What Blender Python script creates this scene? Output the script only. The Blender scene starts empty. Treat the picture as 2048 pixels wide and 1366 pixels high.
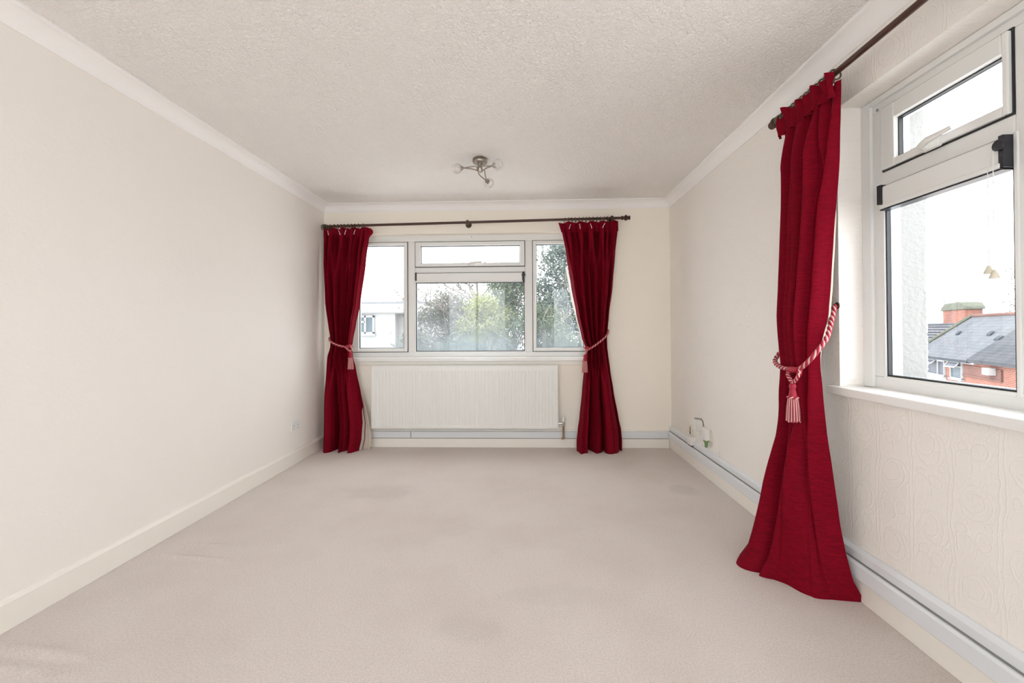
import bpy, bmesh, math, random
from mathutils import Vector, Matrix, noise
PI = math.pi
sc = bpy.context.scene
C = sc.collection

# ------------------------------------------------------------------ camera
# room: X right, Y towards the far wall, Z up; floor z=0, ceiling z=2.40
XL, XR, YB, H = -1.9933, 1.4076, 4.4239, 2.40
YR = -1.80                                   # wall behind the camera
cam_d = bpy.data.cameras.new('camera')
cam = bpy.data.objects.new('camera', cam_d)
C.objects.link(cam)
sc.camera = cam
cam_d.sensor_width = 36.0
cam_d.lens = 903.47 * 36 / 2048
cam_d.shift_x = 5.92 / 2048
cam_d.shift_y = -27.44 / 2048
cam_d.clip_start = 0.02
cam_d.clip_end = 400


def camera_matrix(yaw, pit, rol, loc):
    cy, sy = math.cos(yaw), math.sin(yaw)
    f = Vector((-sy, cy, 0)); r = Vector((cy, sy, 0)); u = Vector((0, 0, 1))
    cp, sp = math.cos(pit), math.sin(pit)
    f2 = f * cp + u * sp
    u2 = u * cp - f * sp
    cr, sr = math.cos(rol), math.sin(rol)
    r3 = r * cr + u2 * sr
    u3 = u2 * cr - r * sr
    m = Matrix((r3, u3, -f2)).transposed().to_4x4()
    m.translation = Vector(loc)
    return m


cam.matrix_world = camera_matrix(0.0353, 0.0084, -0.0055, (0, 0, 1.1296))

# ------------------------------------------------------------------ sky and exposure
SKY = 4.2
world = bpy.data.worlds.new('overcast_sky')
sc.world = world
world.use_nodes = True
wn = world.node_tree.nodes
wl = world.node_tree.links
bg = wn['Background']
tc = wn.new('ShaderNodeTexCoord')
sep = wn.new('ShaderNodeSeparateXYZ')
ramp = wn.new('ShaderNodeValToRGB')
wl.new(tc.outputs['Generated'], sep.inputs[0])
wl.new(sep.outputs['Z'], ramp.inputs[0])
ramp.color_ramp.elements[0].position = 0.0
ramp.color_ramp.elements[0].color = (0.91, 0.945, 1.0, 1)
ramp.color_ramp.elements[1].position = 0.9
ramp.color_ramp.elements[1].color = (0.98, 0.99, 1.0, 1)
wl.new(ramp.outputs[0], bg.inputs['Color'])
bg.inputs['Strength'].default_value = SKY

vs = sc.view_settings
vs.view_transform = 'Standard'
vs.look = 'None'
vs.exposure = 0.82
vs.gamma = 1.0
vs.use_curve_mapping = False
try:
    sc.cycles.max_bounces = 16
    sc.cycles.diffuse_bounces = 9
    sc.cycles.glossy_bounces = 4
    sc.cycles.transmission_bounces = 8
    sc.cycles.transparent_max_bounces = 24
    sc.cycles.caustics_reflective = False
    sc.cycles.caustics_refractive = False
except Exception:
    pass


# ------------------------------------------------------------------ materials
def srgb(r, g, b):
    def f(c):
        c /= 255.0
        return c / 12.92 if c <= 0.04045 else ((c + 0.055) / 1.055) ** 2.4
    return (f(r), f(g), f(b), 1)


class Mat:
    def __init__(s, name, col=(0.8, 0.8, 0.8, 1), rough=0.5, metal=0.0, **kw):
        s.m = bpy.data.materials.new(name)
        s.m.use_nodes = True
        s.n = s.m.node_tree.nodes
        s.l = s.m.node_tree.links
        s.b = s.n['Principled BSDF']
        s.out = s.n['Material Output']
        s.b.inputs['Base Color'].default_value = col
        s.b.inputs['Roughness'].default_value = rough
        s.b.inputs['Metallic'].default_value = metal
        for k, v in kw.items():
            s.b.inputs[k].default_value = v
        s.co = None

    def coord(s, scale=(1, 1, 1), obj=True):
        if s.co is None:
            s.co = s.n.new('ShaderNodeNewGeometry').outputs['Position']
        mp = s.n.new('ShaderNodeMapping')
        mp.inputs['Scale'].default_value = scale
        s.l.new(s.co, mp.inputs['Vector'])
        return mp.outputs[0]

    def noise(s, scale, detail=3, rough=0.5, sc3=(1, 1, 1), dist=0.0):
        t = s.n.new('ShaderNodeTexNoise')
        t.inputs['Scale'].default_value = scale
        t.inputs['Detail'].default_value = detail
        t.inputs['Roughness'].default_value = rough
        t.inputs['Distortion'].default_value = dist
        s.l.new(s.coord(sc3), t.inputs['Vector'])
        return t.outputs['Fac']

    def voronoi(s, scale, feature='F1', out='Distance', sc3=(1, 1, 1)):
        t = s.n.new('ShaderNodeTexVoronoi')
        t.feature = feature
        t.inputs['Scale'].default_value = scale
        s.l.new(s.coord(sc3), t.inputs['Vector'])
        return t.outputs[out]

    def math(s, op, a, b=None, c=None, clamp=False):
        t = s.n.new('ShaderNodeMath')
        t.operation = op
        t.use_clamp = clamp
        for i, v in enumerate((a, b, c)):
            if v is None:
                continue
            if isinstance(v, (int, float)):
                t.inputs[i].default_value = v
            else:
                s.l.new(v, t.inputs[i])
        return t.outputs[0]

    def ramp(s, fac, stops):
        t = s.n.new('ShaderNodeValToRGB')
        cr = t.color_ramp
        while len(cr.elements) < len(stops):
            cr.elements.new(0.5)
        for e, (p, c) in zip(cr.elements, stops):
            e.position = p
            e.color = c
        s.l.new(fac, t.inputs[0])
        return t.outputs[0]

    def maprange(s, v, a, b, c=0.0, d=1.0):
        t = s.n.new('ShaderNodeMapRange')
        t.interpolation_type = 'SMOOTHSTEP'
        s.l.new(v, t.inputs[0])
        for i, x in enumerate((a, b, c, d)):
            t.inputs[i + 1].default_value = x
        return t.outputs[0]

    def base(s, sock):
        s.l.new(sock, s.b.inputs['Base Color'])

    def bump(s, h, strength=0.3, dist=0.01, prev=None):
        t = s.n.new('ShaderNodeBump')
        t.inputs['Strength'].default_value = strength
        t.inputs['Distance'].default_value = dist
        s.l.new(h, t.inputs['Height'])
        if prev is not None:
            s.l.new(prev, t.inputs['Normal'])
        s.l.new(t.outputs[0], s.b.inputs['Normal'])
        return t.outputs[0]

    def xyz(s):
        if s.co is None:
            s.co = s.n.new('ShaderNodeNewGeometry').outputs['Position']
        t = s.n.new('ShaderNodeSeparateXYZ')
        s.l.new(s.co, t.inputs[0])
        return t.outputs


CREAM = (0.865, 0.832, 0.79, 1)


def m_wall_plain(name='cream_wall_plain', col=CREAM):
    m = Mat(name, col, 0.75)
    a = m.noise(60, 4, 0.6)
    b = m.noise(14, 2, 0.5)
    h = m.math('ADD', a, m.math('MULTIPLY', b, 1.2))
    m.bump(h, 0.25, 0.004)
    return m.m


def m_wall_emboss(name, axis, rib=False):
    # anaglypta paper: columns between vertical stems, rings and scrolls
    m = Mat(name, CREAM, 0.62)
    o = m.xyz()
    nx = m.noise(9, 2, 0.5)
    ny = m.noise(7, 2, 0.5, (1, 1, 1.7))
    u = m.math('ADD', o[axis], m.math('MULTIPLY', m.math('SUBTRACT', nx, 0.5), 0.05))
    v = m.math('ADD', o['Z'], m.math('MULTIPLY', m.math('SUBTRACT', ny, 0.5), 0.06))
    PU, PV = 0.155, 0.27
    cu = m.math('DIVIDE', u, PU)
    iu = m.math('FLOOR', cu)
    fu = m.math('SUBTRACT', m.math('FRACT', cu), 0.5)
    vs_ = m.math('ADD', m.math('DIVIDE', v, PV), m.math('MULTIPLY', m.math('MODULO', m.math('ABSOLUTE', iu), 2.0), 0.5))
    fv = m.math('SUBTRACT', m.math('FRACT', vs_), 0.5)
    du = m.math('MULTIPLY', fu, PU)
    dv = m.math('MULTIPLY', fv, PV)

    def ring(cx, cz, rad, w, sq=1.0):
        a = m.math('SUBTRACT', du, cx)
        b = m.math('MULTIPLY', m.math('SUBTRACT', dv, cz), sq)
        d = m.math('SQRT', m.math('ADD', m.math('MULTIPLY', a, a), m.math('MULTIPLY', b, b)))
        e = m.math('ABSOLUTE', m.math('SUBTRACT', d, rad))
        return m.maprange(e, w, 0.0)
    h = ring(0.0, 0.04, 0.048, 0.005, 0.9)
    for r in (ring(0.01, 0.045, 0.034, 0.004), ring(-0.02, -0.07, 0.024, 0.004), ring(0.035, -0.055, 0.016, 0.004),
              ring(-0.045, -0.02, 0.012, 0.004), ring(0.03, -0.11, 0.03, 0.004, 0.7), ring(-0.01, 0.04, 0.060, 0.004, 1.1)):
        h = m.math('MAXIMUM', h, r)
    # stems
    st = m.math('ABSOLUTE', m.math('SUBTRACT', m.math('ABSOLUTE', du), PU / 2 - 0.008))
    h = m.math('MAXIMUM', h, m.maprange(st, 0.004, 0.0))
    leaf = m.noise(26, 1, 0.4, (1, 1, 0.5), 1.5)
    lf = m.math('ABSOLUTE', m.math('SUBTRACT', leaf, 0.5))
    h = m.math('MAXIMUM', h, m.math('MULTIPLY', m.maprange(lf, 0.03, 0.0), 0.5))
    fine = m.noise(160, 2, 0.6)
    h2 = m.math('ADD', h, m.math('MULTIPLY', fine, 0.25))
    m.bump(h2, 0.25, 0.004)
    return m.m


def m_ceiling():
    m = Mat('stippled_ceiling_paint', (0.945, 0.915, 0.89, 1), 0.6)
    a = m.noise(70, 3, 0.6, (1, 1, 1), 0.8)
    v = m.voronoi(48, 'SMOOTH_F1')
    h = m.math('ADD', m.maprange(a, 0.35, 0.7), m.math('MULTIPLY', v, 0.5))
    m.bump(h, 0.72, 0.008)
    return m.m


def m_carpet():
    m = Mat('beige_pink_carpet', (0.5, 0.42, 0.37, 1), 0.95)
    fine = m.noise(330, 3, 0.75)
    mid = m.noise(130, 4, 0.7)
    big = m.noise(1.7, 4, 0.55)
    mix = m.math('ADD', m.math('MULTIPLY', fine, 0.6), m.math('MULTIPLY', mid, 0.4))
    base = m.ramp(mix, [(0.30, srgb(172, 155, 146)), (0.45, srgb(214, 203, 196)), (0.6, srgb(232, 224, 220)), (0.8, srgb(244, 239, 237))])
    mx = m.n.new('ShaderNodeMixRGB')
    mx.blend_type = 'MULTIPLY'
    mx.inputs[0].default_value = 1.0
    m.l.new(base, mx.inputs[1])
    tone = m.ramp(big, [(0.32, (0.93, 0.91, 0.88, 1)), (0.55, (1, 1, 1, 1))])
    m.l.new(tone, mx.inputs[2])
    # worn patches and a greyish mark near the radiator
    o = m.xyz()

    def spot(cx, cy, rx, ry):
        a = m.math('DIVIDE', m.math('SUBTRACT', o['X'], cx), rx)
        b = m.math('DIVIDE', m.math('SUBTRACT', o['Y'], cy), ry)
        d = m.math('SQRT', m.math('ADD', m.math('MULTIPLY', a, a), m.math('MULTIPLY', b, b)))
        dn = m.math('ADD', d, m.math('MULTIPLY', m.math('SUBTRACT', m.noise(6, 3), 0.5), 1.1))
        return m.maprange(dn, 1.0, 0.45)
    s1 = m.math('MULTIPLY', spot(-1.02, 3.18, 0.34, 0.20), 0.08)
    s2 = m.math('MULTIPLY', spot(-0.22, 1.72, 0.16, 0.12), 0.06)
    s3 = m.math('MULTIPLY', spot(1.12, 3.25, 0.12, 0.14), 0.11)
    s4 = m.math('MULTIPLY', spot(0.15, 1.95, 0.30, 0.10), 0.04)
    tot = m.math('SUBTRACT', 1.0, m.math('ADD', m.math('ADD', s1, s2), m.math('ADD', s3, s4)))
    mx2 = m.n.new('ShaderNodeMixRGB')
    mx2.blend_type = 'MULTIPLY'
    mx2.inputs[0].default_value = 1.0
    m.l.new(mx.outputs[0], mx2.inputs[1])
    m.l.new(tot, mx2.inputs[2])
    m.base(mx2.outputs[0])
    m.bump(mix, 0.7, 0.008)
    m.b.inputs['Sheen Weight'].default_value = 0.3
    m.b.inputs['Specular IOR Level'].default_value = 0.1
    return m.m


def m_simple(name, col, rough=0.4, metal=0.0, bump=None, **kw):
    m = Mat(name, col, rough, metal, **kw)
    if bump:
        m.bump(m.noise(bump[0], 3, 0.6), bump[1], bump[2])
    return m.m


def m_fabric(name, c0, c1, transl=(0.55, 0.01, 0.05, 1), tf=0.22):
    m = Mat(name, c0, 0.72)
    slub = m.noise(34, 5, 0.75, (0.7, 0.7, 12))
    fine = m.noise(260, 2, 0.6, (1, 1, 2.5))
    f = m.math('ADD', m.math('MULTIPLY', slub, 0.7), m.math('MULTIPLY', fine, 0.3))
    m.base(m.ramp(f, [(0.34, c0), (0.62, c1)]))
    m.bump(f, 0.35, 0.003)
    m.b.inputs['Sheen Weight'].default_value = 0.0
    m.b.inputs['Sheen Tint'].default_value = (1, 0.1, 0.2, 1)
    m.b.inputs['Specular IOR Level'].default_value = 0.08
    if tf:
        t = m.n.new('ShaderNodeBsdfTranslucent')
        t.inputs['Color'].default_value = transl
        x = m.n.new('ShaderNodeMixShader')
        x.inputs[0].default_value = tf
        m.l.new(m.b.outputs[0], x.inputs[1])
        m.l.new(t.outputs[0], x.inputs[2])
        m.l.new(x.outputs[0], m.out.inputs['Surface'])
    return m.m


def m_glass(name, fog=None):
    m = Mat(name)
    m.n.remove(m.b)
    tr = m.n.new('ShaderNodeBsdfTransparent')
    tr.inputs['Color'].default_value = (0.97, 0.985, 0.98, 1)
    gl = m.n.new('ShaderNodeBsdfGlossy')
    gl.inputs['Roughness'].default_value = 0.0
    ge = m.n.new('ShaderNodeNewGeometry')
    dt_ = m.n.new('ShaderNodeVectorMath')
    dt_.operation = 'DOT_PRODUCT'
    m.l.new(ge.outputs['Normal'], dt_.inputs[0])
    m.l.new(ge.outputs['Incoming'], dt_.inputs[1])
    cz = m.math('SUBTRACT', 1.0, m.math('ABSOLUTE', dt_.outputs['Value']), clamp=True)
    k = m.math('ADD', m.math('MULTIPLY', m.math('POWER', cz, 5.0), 0.9), 0.05, clamp=True)
    x = m.n.new('ShaderNodeMixShader')
    m.l.new(k, x.inputs[0])
    m.l.new(tr.outputs[0], x.inputs[1])
    m.l.new(gl.outputs[0], x.inputs[2])
    last = x.outputs[0]
    if fog:
        # misted double glazing low down, plus an even painted veil of outdoor haze
        o = m.xyz()
        n1 = m.noise(3.0, 3, 0.55)
        n2 = m.noise(40.0, 3, 0.6, (1, 1, 0.15))
        zz = m.math('ADD', o['Z'], m.math('MULTIPLY', m.math('SUBTRACT', n1, 0.5), fog[2]))
        f = m.maprange(zz, fog[1], fog[0])
        f = m.math('MULTIPLY', f, m.math('ADD', 0.75, m.math('MULTIPLY', n2, 0.5)))
        f = m.math('ADD', m.math('MULTIPLY', f, fog[3]), fog[4], clamp=True)
        df = m.n.new('ShaderNodeBsdfDiffuse')
        df.inputs['Color'].default_value = (0.5, 0.555, 0.59, 1)
        tl = m.n.new('ShaderNodeBsdfTranslucent')
        tl.inputs['Color'].default_value = (0.30, 0.365, 0.41, 1)
        dt = m.n.new('ShaderNodeMixShader')
        dt.inputs[0].default_value = 0.3
        m.l.new(df.outputs[0], dt.inputs[1])
        m.l.new(tl.outputs[0], dt.inputs[2])
        y = m.n.new('ShaderNodeMixShader')
        m.l.new(f, y.inputs[0])
        m.l.new(last, y.inputs[1])
        m.l.new(dt.outputs[0], y.inputs[2])
        last = y.outputs[0]
    m.l.new(last, m.out.inputs['Surface'])
    return m.m


def m_brick(name, c1, c2, mortar, axis_scale=1.0):
    m = Mat(name, c1, 0.95)
    m.b.inputs['Specular IOR Level'].default_value = 0.1
    t = m.n.new('ShaderNodeTexBrick')
    t.inputs['Color1'].default_value = c1
    t.inputs['Color2'].default_value = c2
    t.inputs['Mortar'].default_value = mortar
    t.inputs['Scale'].default_value = 1.0
    t.inputs['Brick Width'].default_value = 0.225
    t.inputs['Row Height'].default_value = 0.075
    t.inputs['Mortar Size'].default_value = 0.012
    o = m.xyz()
    along = m.math('ADD', m.math('MULTIPLY', o['X'], -0.378), m.math('MULTIPLY', o['Y'], -0.926))
    cb = m.n.new('ShaderNodeCombineXYZ')
    m.l.new(along, cb.inputs[0])
    m.l.new(o['Z'], cb.inputs[1])
    m.l.new(cb.outputs[0], t.inputs['Vector'])
    n = m.noise(0.9, 4, 0.6)
    mx = m.n.new('ShaderNodeMixRGB')
    mx.blend_type = 'MULTIPLY'
    mx.inputs[0].default_value = 1
    m.l.new(t.outputs['Color'], mx.inputs[1])
    m.l.new(m.ramp(n, [(0.3, (0.75, 0.75, 0.78, 1)), (0.7, (1.1, 1.05, 1.0, 1))]), mx.inputs[2])
    m.base(mx.outputs[0])
    return m.m


def m_rooftile(name, c1, c2, course, depth=0.5):
    m = Mat(name, c1, 0.9)
    m.b.inputs['Specular IOR Level'].default_value = 0.1
    o = m.xyz()
    z = m.math('DIVIDE', o['Z'], course)
    fr = m.math('FRACT', z)
    line = m.maprange(fr, 0.0, 0.22)
    n = m.noise(2.0, 4, 0.6)
    col = m.ramp(n, [(0.3, c1), (0.7, c2)])
    mx = m.n.new('ShaderNodeMixRGB')
    mx.blend_type = 'MULTIPLY'
    mx.inputs[0].default_value = 1
    m.l.new(col, mx.inputs[1])
    m.l.new(m.ramp(line, [(0.0, (depth, depth, depth, 1)), (1.0, (1, 1, 1, 1))]), mx.inputs[2])
    m.base(mx.outputs[0])
    return m.m


def m_leaf(name, c1, c2, scale=1.5):
    m = Mat(name, c1, 0.6)
    m.base(m.ramp(m.noise(scale, 4, 0.7), [(0.35, c1), (0.65, c2)]))
    t = m.n.new('ShaderNodeBsdfTranslucent')
    t.inputs['Color'].default_value = c2
    x = m.n.new('ShaderNodeMixShader')
    x.inputs[0].default_value = 0.3
    m.l.new(m.b.outputs[0], x.inputs[1])
    m.l.new(t.outputs[0], x.inputs[2])
    m.l.new(x.outputs[0], m.out.inputs['Surface'])
    return m.m


M = {}
M['wall'] = m_wall_plain()
M['wall_far_lifted'] = m_wall_plain('warm_cream_light_lifted', (0.92, 0.875, 0.79, 1))  # wall paint raised in colour to make up for weak light at the far end
M['emboss_y'] = m_wall_emboss('cream_embossed_wallpaper_side', 'Y')
M['ceiling'] = m_ceiling()
M['carpet'] = m_carpet()
M['trim'] = m_simple('cream_gloss_trim', (0.86, 0.83, 0.77, 1), 0.35, bump=(20, 0.08, 0.003))
M['cove'] = m_simple('white_cove_paint', (0.90, 0.89, 0.885, 1), 0.5, bump=(30, 0.08, 0.003))
M['trunk'] = m_simple('white_pvc_trunking', (0.74, 0.77, 0.80, 1), 0.3)
M['upvc'] = m_simple('white_upvc', (0.80, 0.81, 0.80, 1), 0.28, bump=(8, 0.03, 0.002))
M['sill'] = m_simple('white_gloss_sill', (0.86, 0.86, 0.85, 1), 0.22)
M['gasket'] = m_simple('black_rubber_gasket', (0.012, 0.013, 0.015, 1), 0.5)
M['spacer'] = m_simple('aluminium_spacer_bar', (0.62, 0.68, 0.74, 1), 0.35, 0.6)
M['glass'] = m_glass('clear_glazing')
M['fogglass'] = m_glass('misted_hazed_glazing', (0.94, 1.40, 0.35, 0.40, 0.12))
M['fogglass2'] = m_glass('lightly_misted_hazed_glazing', (0.94, 1.30, 0.3, 0.35, 0.12))
M['white'] = m_simple('white_plastic', (0.80, 0.80, 0.78, 1), 0.3)
M['cream_plastic'] = m_simple('aged_cream_plastic', (0.74, 0.70, 0.58, 1), 0.35)
M['black'] = m_simple('black_plastic', (0.015, 0.015, 0.022, 1), 0.35)
M['grey'] = m_simple('grey_dark_line', (0.09, 0.08, 0.075, 1), 0.6)
M['rad'] = m_simple('white_radiator_enamel', (0.80, 0.81, 0.79, 1), 0.25)
M['chrome'] = m_simple('chrome_valve', (0.75, 0.74, 0.72, 1), 0.18, 1.0)
M['nickel'] = m_simple('brushed_nickel', (0.36, 0.315, 0.27, 1), 0.30, 1.0)
M['copper'] = m_simple('tarnished_copper', (0.28, 0.17, 0.08, 1), 0.35, 0.9)
M['wood'] = m_simple('dark_mahogany_pole', (0.055, 0.018, 0.011, 1), 0.28, bump=(50, 0.1, 0.002))
M['brass'] = m_simple('antique_brass_fittings', (0.10, 0.075, 0.05, 1), 0.4, 0.8)
M['midgrey'] = m_simple('mid_grey_plain', (0.22, 0.22, 0.22, 1), 0.6)
M['ring'] = m_simple('antique_bronze_ring', (0.12, 0.09, 0.06, 1), 0.35, 0.8)
M['red'] = m_fabric('crimson_slub_fabric', (0.085, 0.0005, 0.005, 1), (0.27, 0.002, 0.017, 1), (0.34, 0.003, 0.03, 1), 0.10)
M['lining'] = m_fabric('cream_curtain_lining', (0.72, 0.66, 0.56, 1), (0.78, 0.73, 0.64, 1), (0.8, 0.6, 0.55, 1), 0.3)
M['tape'] = m_simple('cream_heading_tape', (0.8, 0.66, 0.6, 1), 0.7)
M['cordred'] = m_simple('crimson_cord', (0.36, 0.006, 0.03, 1), 0.55, bump=(300, 0.3, 0.002))
M['cordcream'] = m_simple('cream_silky_cord', (0.70, 0.46, 0.43, 1), 0.5, bump=(300, 0.3, 0.002))
def m_crystal():
    m = Mat('clear_cut_glass', (0.80, 0.78, 0.76, 1), 0.08)
    tr = m.n.new('ShaderNodeBsdfTransparent')
    tr.inputs['Color'].default_value = (0.97, 0.97, 0.97, 1)
    lw = m.n.new('ShaderNodeLayerWeight')
    lw.inputs['Blend'].default_value = 0.35
    f = m.math('ADD', m.math('MULTIPLY', lw.outputs['Facing'], 0.35), 0.12, clamp=True)
    x = m.n.new('ShaderNodeMixShader')
    m.l.new(f, x.inputs[0])
    m.l.new(tr.outputs[0], x.inputs[1])
    m.l.new(m.b.outputs[0], x.inputs[2])
    m.l.new(x.outputs[0], m.out.inputs['Surface'])
    return m.m


M['crystal'] = m_crystal()
M['bulb'] = m_simple('frosted_halogen_capsule', (0.85, 0.83, 0.8, 1), 0.4)
M['green'] = m_simple('green_refill_liquid', (0.25, 0.45, 0.16, 1), 0.15, 0.0, **{'Transmission Weight': 0.4})
M['render'] = m_simple('pale_grey_roughcast_render', (0.225, 0.225, 0.22, 1), 0.9, bump=(45, 0.6, 0.01))
M['door'] = m_simple('white_painted_door', (0.80, 0.79, 0.76, 1), 0.35)
M['dark_glass'] = m_simple('dark_panel_glass', (0.02, 0.025, 0.02, 1), 0.1)
M['brick'] = m_brick('orange_red_brick', (0.21, 0.075, 0.055, 1), (0.165, 0.06, 0.046, 1), (0.20, 0.15, 0.13, 1))
M['brick_dark'] = m_brick('brown_brick_panel', (0.125, 0.06, 0.052, 1), (0.105, 0.053, 0.047, 1), (0.13, 0.09, 0.08, 1))
M['slate'] = m_rooftile('pale_grey_slate', (0.07, 0.076, 0.086, 1), (0.10, 0.104, 0.112, 1), 0.155, 0.72)
M['slate2'] = m_rooftile('mid_grey_slate', (0.042, 0.045, 0.052, 1), (0.067, 0.069, 0.076, 1), 0.125, 0.62)
M['tile'] = m_rooftile('ribbed_grey_tile', (0.09, 0.095, 0.105, 1), (0.115, 0.12, 0.13, 1), 0.22, 0.42)
M['moss'] = m_simple('mossy_cement', (0.075, 0.08, 0.06, 1), 0.95, bump=(6, 1.0, 0.08))
M['gutter'] = m_simple('dark_gutter', (0.035, 0.042, 0.05, 1), 0.8, **{'Specular IOR Level': 0.1})
M['extwhite'] = m_simple('white_painted_masonry', (0.29, 0.285, 0.28, 1), 0.85, bump=(12, 0.2, 0.01))
M['exttrim'] = m_simple('white_exterior_trim', (0.30, 0.305, 0.31, 1), 0.8, **{'Specular IOR Level': 0.1})
M['extgrey'] = m_simple('grey_roof_edge', (0.12, 0.13, 0.15, 1), 0.6)
M['extglass'] = m_simple('grey_net_curtained_glass', (0.055, 0.06, 0.075, 1), 0.5, **{'Specular IOR Level': 0.1})
M['extglass2'] = m_simple('blue_grey_obscured_glass', (0.07, 0.09, 0.105, 1), 0.5, **{'Specular IOR Level': 0.1})
M['bounce_ground'] = m_simple('pale_bounce_ground', (0.76, 0.75, 0.73, 1), 0.95, bump=(3, 0.6, 0.05))  # kept pale so the unseen ground throws daylight up to the ceiling
M['bark'] = m_simple('grey_brown_bark', (0.16, 0.14, 0.125, 1), 0.9)
M['leaf_grey'] = m_leaf('grey_green_leaves', (0.07, 0.073, 0.058, 1), (0.135, 0.135, 0.11, 1))
M['leaf_yellow'] = m_leaf('yellow_green_leaves', (0.085, 0.1, 0.032, 1), (0.195, 0.21, 0.065, 1))
M['leaf_green'] = m_leaf('mid_green_leaves', (0.038, 0.057, 0.028, 1), (0.08, 0.105, 0.052, 1))
M['leaf_blue'] = m_leaf('blue_green_leaves', (0.038, 0.057, 0.047, 1), (0.08, 0.108, 0.09, 1))


# ------------------------------------------------------------------ mesh builder
class MB:
    def __init__(s):
        s.v = []
        s.f = []

    def box(s, x0, x1, y0, y1, z0, z1):
        x0, x1 = min(x0, x1), max(x0, x1)
        y0, y1 = min(y0, y1), max(y0, y1)
        z0, z1 = min(z0, z1), max(z0, z1)
        i = len(s.v)
        s.v += [(x0, y0, z0), (x1, y0, z0), (x1, y1, z0), (x0, y1, z0), (x0, y0, z1), (x1, y0, z1), (x1, y1, z1), (x0, y1, z1)]
        s.f += [(i, i + 3, i + 2, i + 1), (i + 4, i + 5, i + 6, i + 7), (i, i + 1, i + 5, i + 4), (i + 1, i + 2, i + 6, i + 5), (i + 2, i + 3, i + 7, i + 6), (i + 3, i, i + 4, i + 7)]
        return s

    def poly(s, pts):
        i = len(s.v)
        s.v += [tuple(p) for p in pts]
        s.f.append(tuple(range(i, i + len(pts))))
        return s

    def extrude(s, pts, vec):
        """closed prism from a planar polygon"""
        n = len(pts)
        i = len(s.v)
        s.v += [tuple(p) for p in pts]
        s.v += [tuple(Vector(p) + Vector(vec)) for p in pts]
        s.f.append(tuple(range(i + n - 1, i - 1, -1)))
        s.f.append(tuple(range(i + n, i + 2 * n)))
        for k in range(n):
            s.f.append((i + k, i + (k + 1) % n, i + n + (k + 1) % n, i + n + k))
        return s

    def tube(s, pts, r, n=8, cap=True):
        pts = [Vector(p) for p in pts]
        rs = r if isinstance(r, (list, tuple)) else [r] * len(pts)
        up = None
        base = len(s.v)
        for k, p in enumerate(pts):
            a = pts[max(0, k - 1)]
            b = pts[min(len(pts) - 1, k + 1)]
            t = (b - a)
            if t.length < 1e-9:
                t = Vector((0, 0, 1))
            t.normalize()
            if up is None:
                up = Vector((0, 0, 1)) if abs(t.z) < 0.9 else Vector((1, 0, 0))
            sx = t.cross(up).normalized()
            up = sx.cross(t).normalized()
            for j in range(n):
                an = 2 * PI * j / n
                s.v.append(tuple(p + (sx * math.cos(an) + up * math.sin(an)) * rs[k]))
        for k in range(len(pts) - 1):
            for j in range(n):
                a = base + k * n + j
                b = base + k * n + (j + 1) % n
                s.f.append((a, b, b + n, a + n))
        if cap:
            s.f.append(tuple(base + j for j in range(n - 1, -1, -1)))
            e = base + (len(pts) - 1) * n
            s.f.append(tuple(e + j for j in range(n)))
        return s

    def lathe(s, prof, origin, axis=(0, 0, 1), n=20):
        """prof: list of (distance along axis, radius)"""
        ax = Vector(axis).normalized()
        up = Vector((0, 0, 1)) if abs(ax.z) < 0.9 else Vector((1, 0, 0))
        sx = ax.cross(up).normalized()
        sy = sx.cross(ax)
        o = Vector(origin)
        base = len(s.v)
        for (h, r) in prof:
            for j in range(n):
                an = 2 * PI * j / n
                s.v.append(tuple(o + ax * h + (sx * math.cos(an) + sy * math.sin(an)) * max(r, 1e-4)))
        for k in range(len(prof) - 1):
            for j in range(n):
                a = base + k * n + j
                b = base + k * n + (j + 1) % n
                s.f.append((a, b, b + n, a + n))
        s.f.append(tuple(base + j for j in range(n - 1, -1, -1)))
        e = base + (len(prof) - 1) * n
        s.f.append(tuple(e + j for j in range(n)))
        return s

    def grid(s, fn, nu, nv):
        base = len(s.v)
        for j in range(nv + 1):
            for i in range(nu + 1):
                s.v.append(tuple(fn(i / nu, j / nv)))
        for j in range(nv):
            for i in range(nu):
                a = base + j * (nu + 1) + i
                s.f.append((a, a + 1, a + nu + 2, a + nu + 1))
        return s

    def build(s, name, mat, parent=None, smooth=False, bevel=0.0, origin=None, fixn=True):
        if parent is not None:
            o = parent['_w'] if '_w' in parent else (0, 0, 0)
            o = Vector(o)
        elif origin is not None:
            o = Vector(origin)
        else:
            xs = [p[0] for p in s.v]; ys = [p[1] for p in s.v]; zs = [p[2] for p in s.v]
            o = Vector(((min(xs) + max(xs)) / 2, (min(ys) + max(ys)) / 2, min(zs)))
        me = bpy.data.meshes.new(name)
        me.from_pydata([tuple(Vector(p) - o) for p in s.v], [], s.f)
        me.update()
        if fixn:
            bm = bmesh.new()
            bm.from_mesh(me)
            bmesh.ops.recalc_face_normals(bm, faces=bm.faces)
            bm.to_mesh(me)
            bm.free()
        if smooth:
            for p in me.polygons:
                p.use_smooth = True
        me.materials.append(M[mat] if isinstance(mat, str) else mat)
        ob = bpy.data.objects.new(name, me)
        C.objects.link(ob)
        if parent is not None:
            ob.parent = parent
        else:
            ob.location = o
        ob['_w'] = tuple(o)
        if bevel:
            b = ob.modifiers.new('bevel', 'BEVEL')
            b.width = bevel
            b.segments = 2
            b.limit_method = 'ANGLE'
            b.angle_limit = math.radians(40)
            b.harden_normals = False
        if smooth == 'auto' or (smooth and len(s.f) < 400):
            try:
                me.set_sharp_from_angle(angle=math.radians(45))
            except Exception:
                pass
        return ob


def empty(name, loc):
    o = bpy.data.objects.new(name, None)
    o.empty_display_size = 0.1
    o.location = loc
    o['_w'] = tuple(loc)
    C.objects.link(o)
    return o


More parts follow.
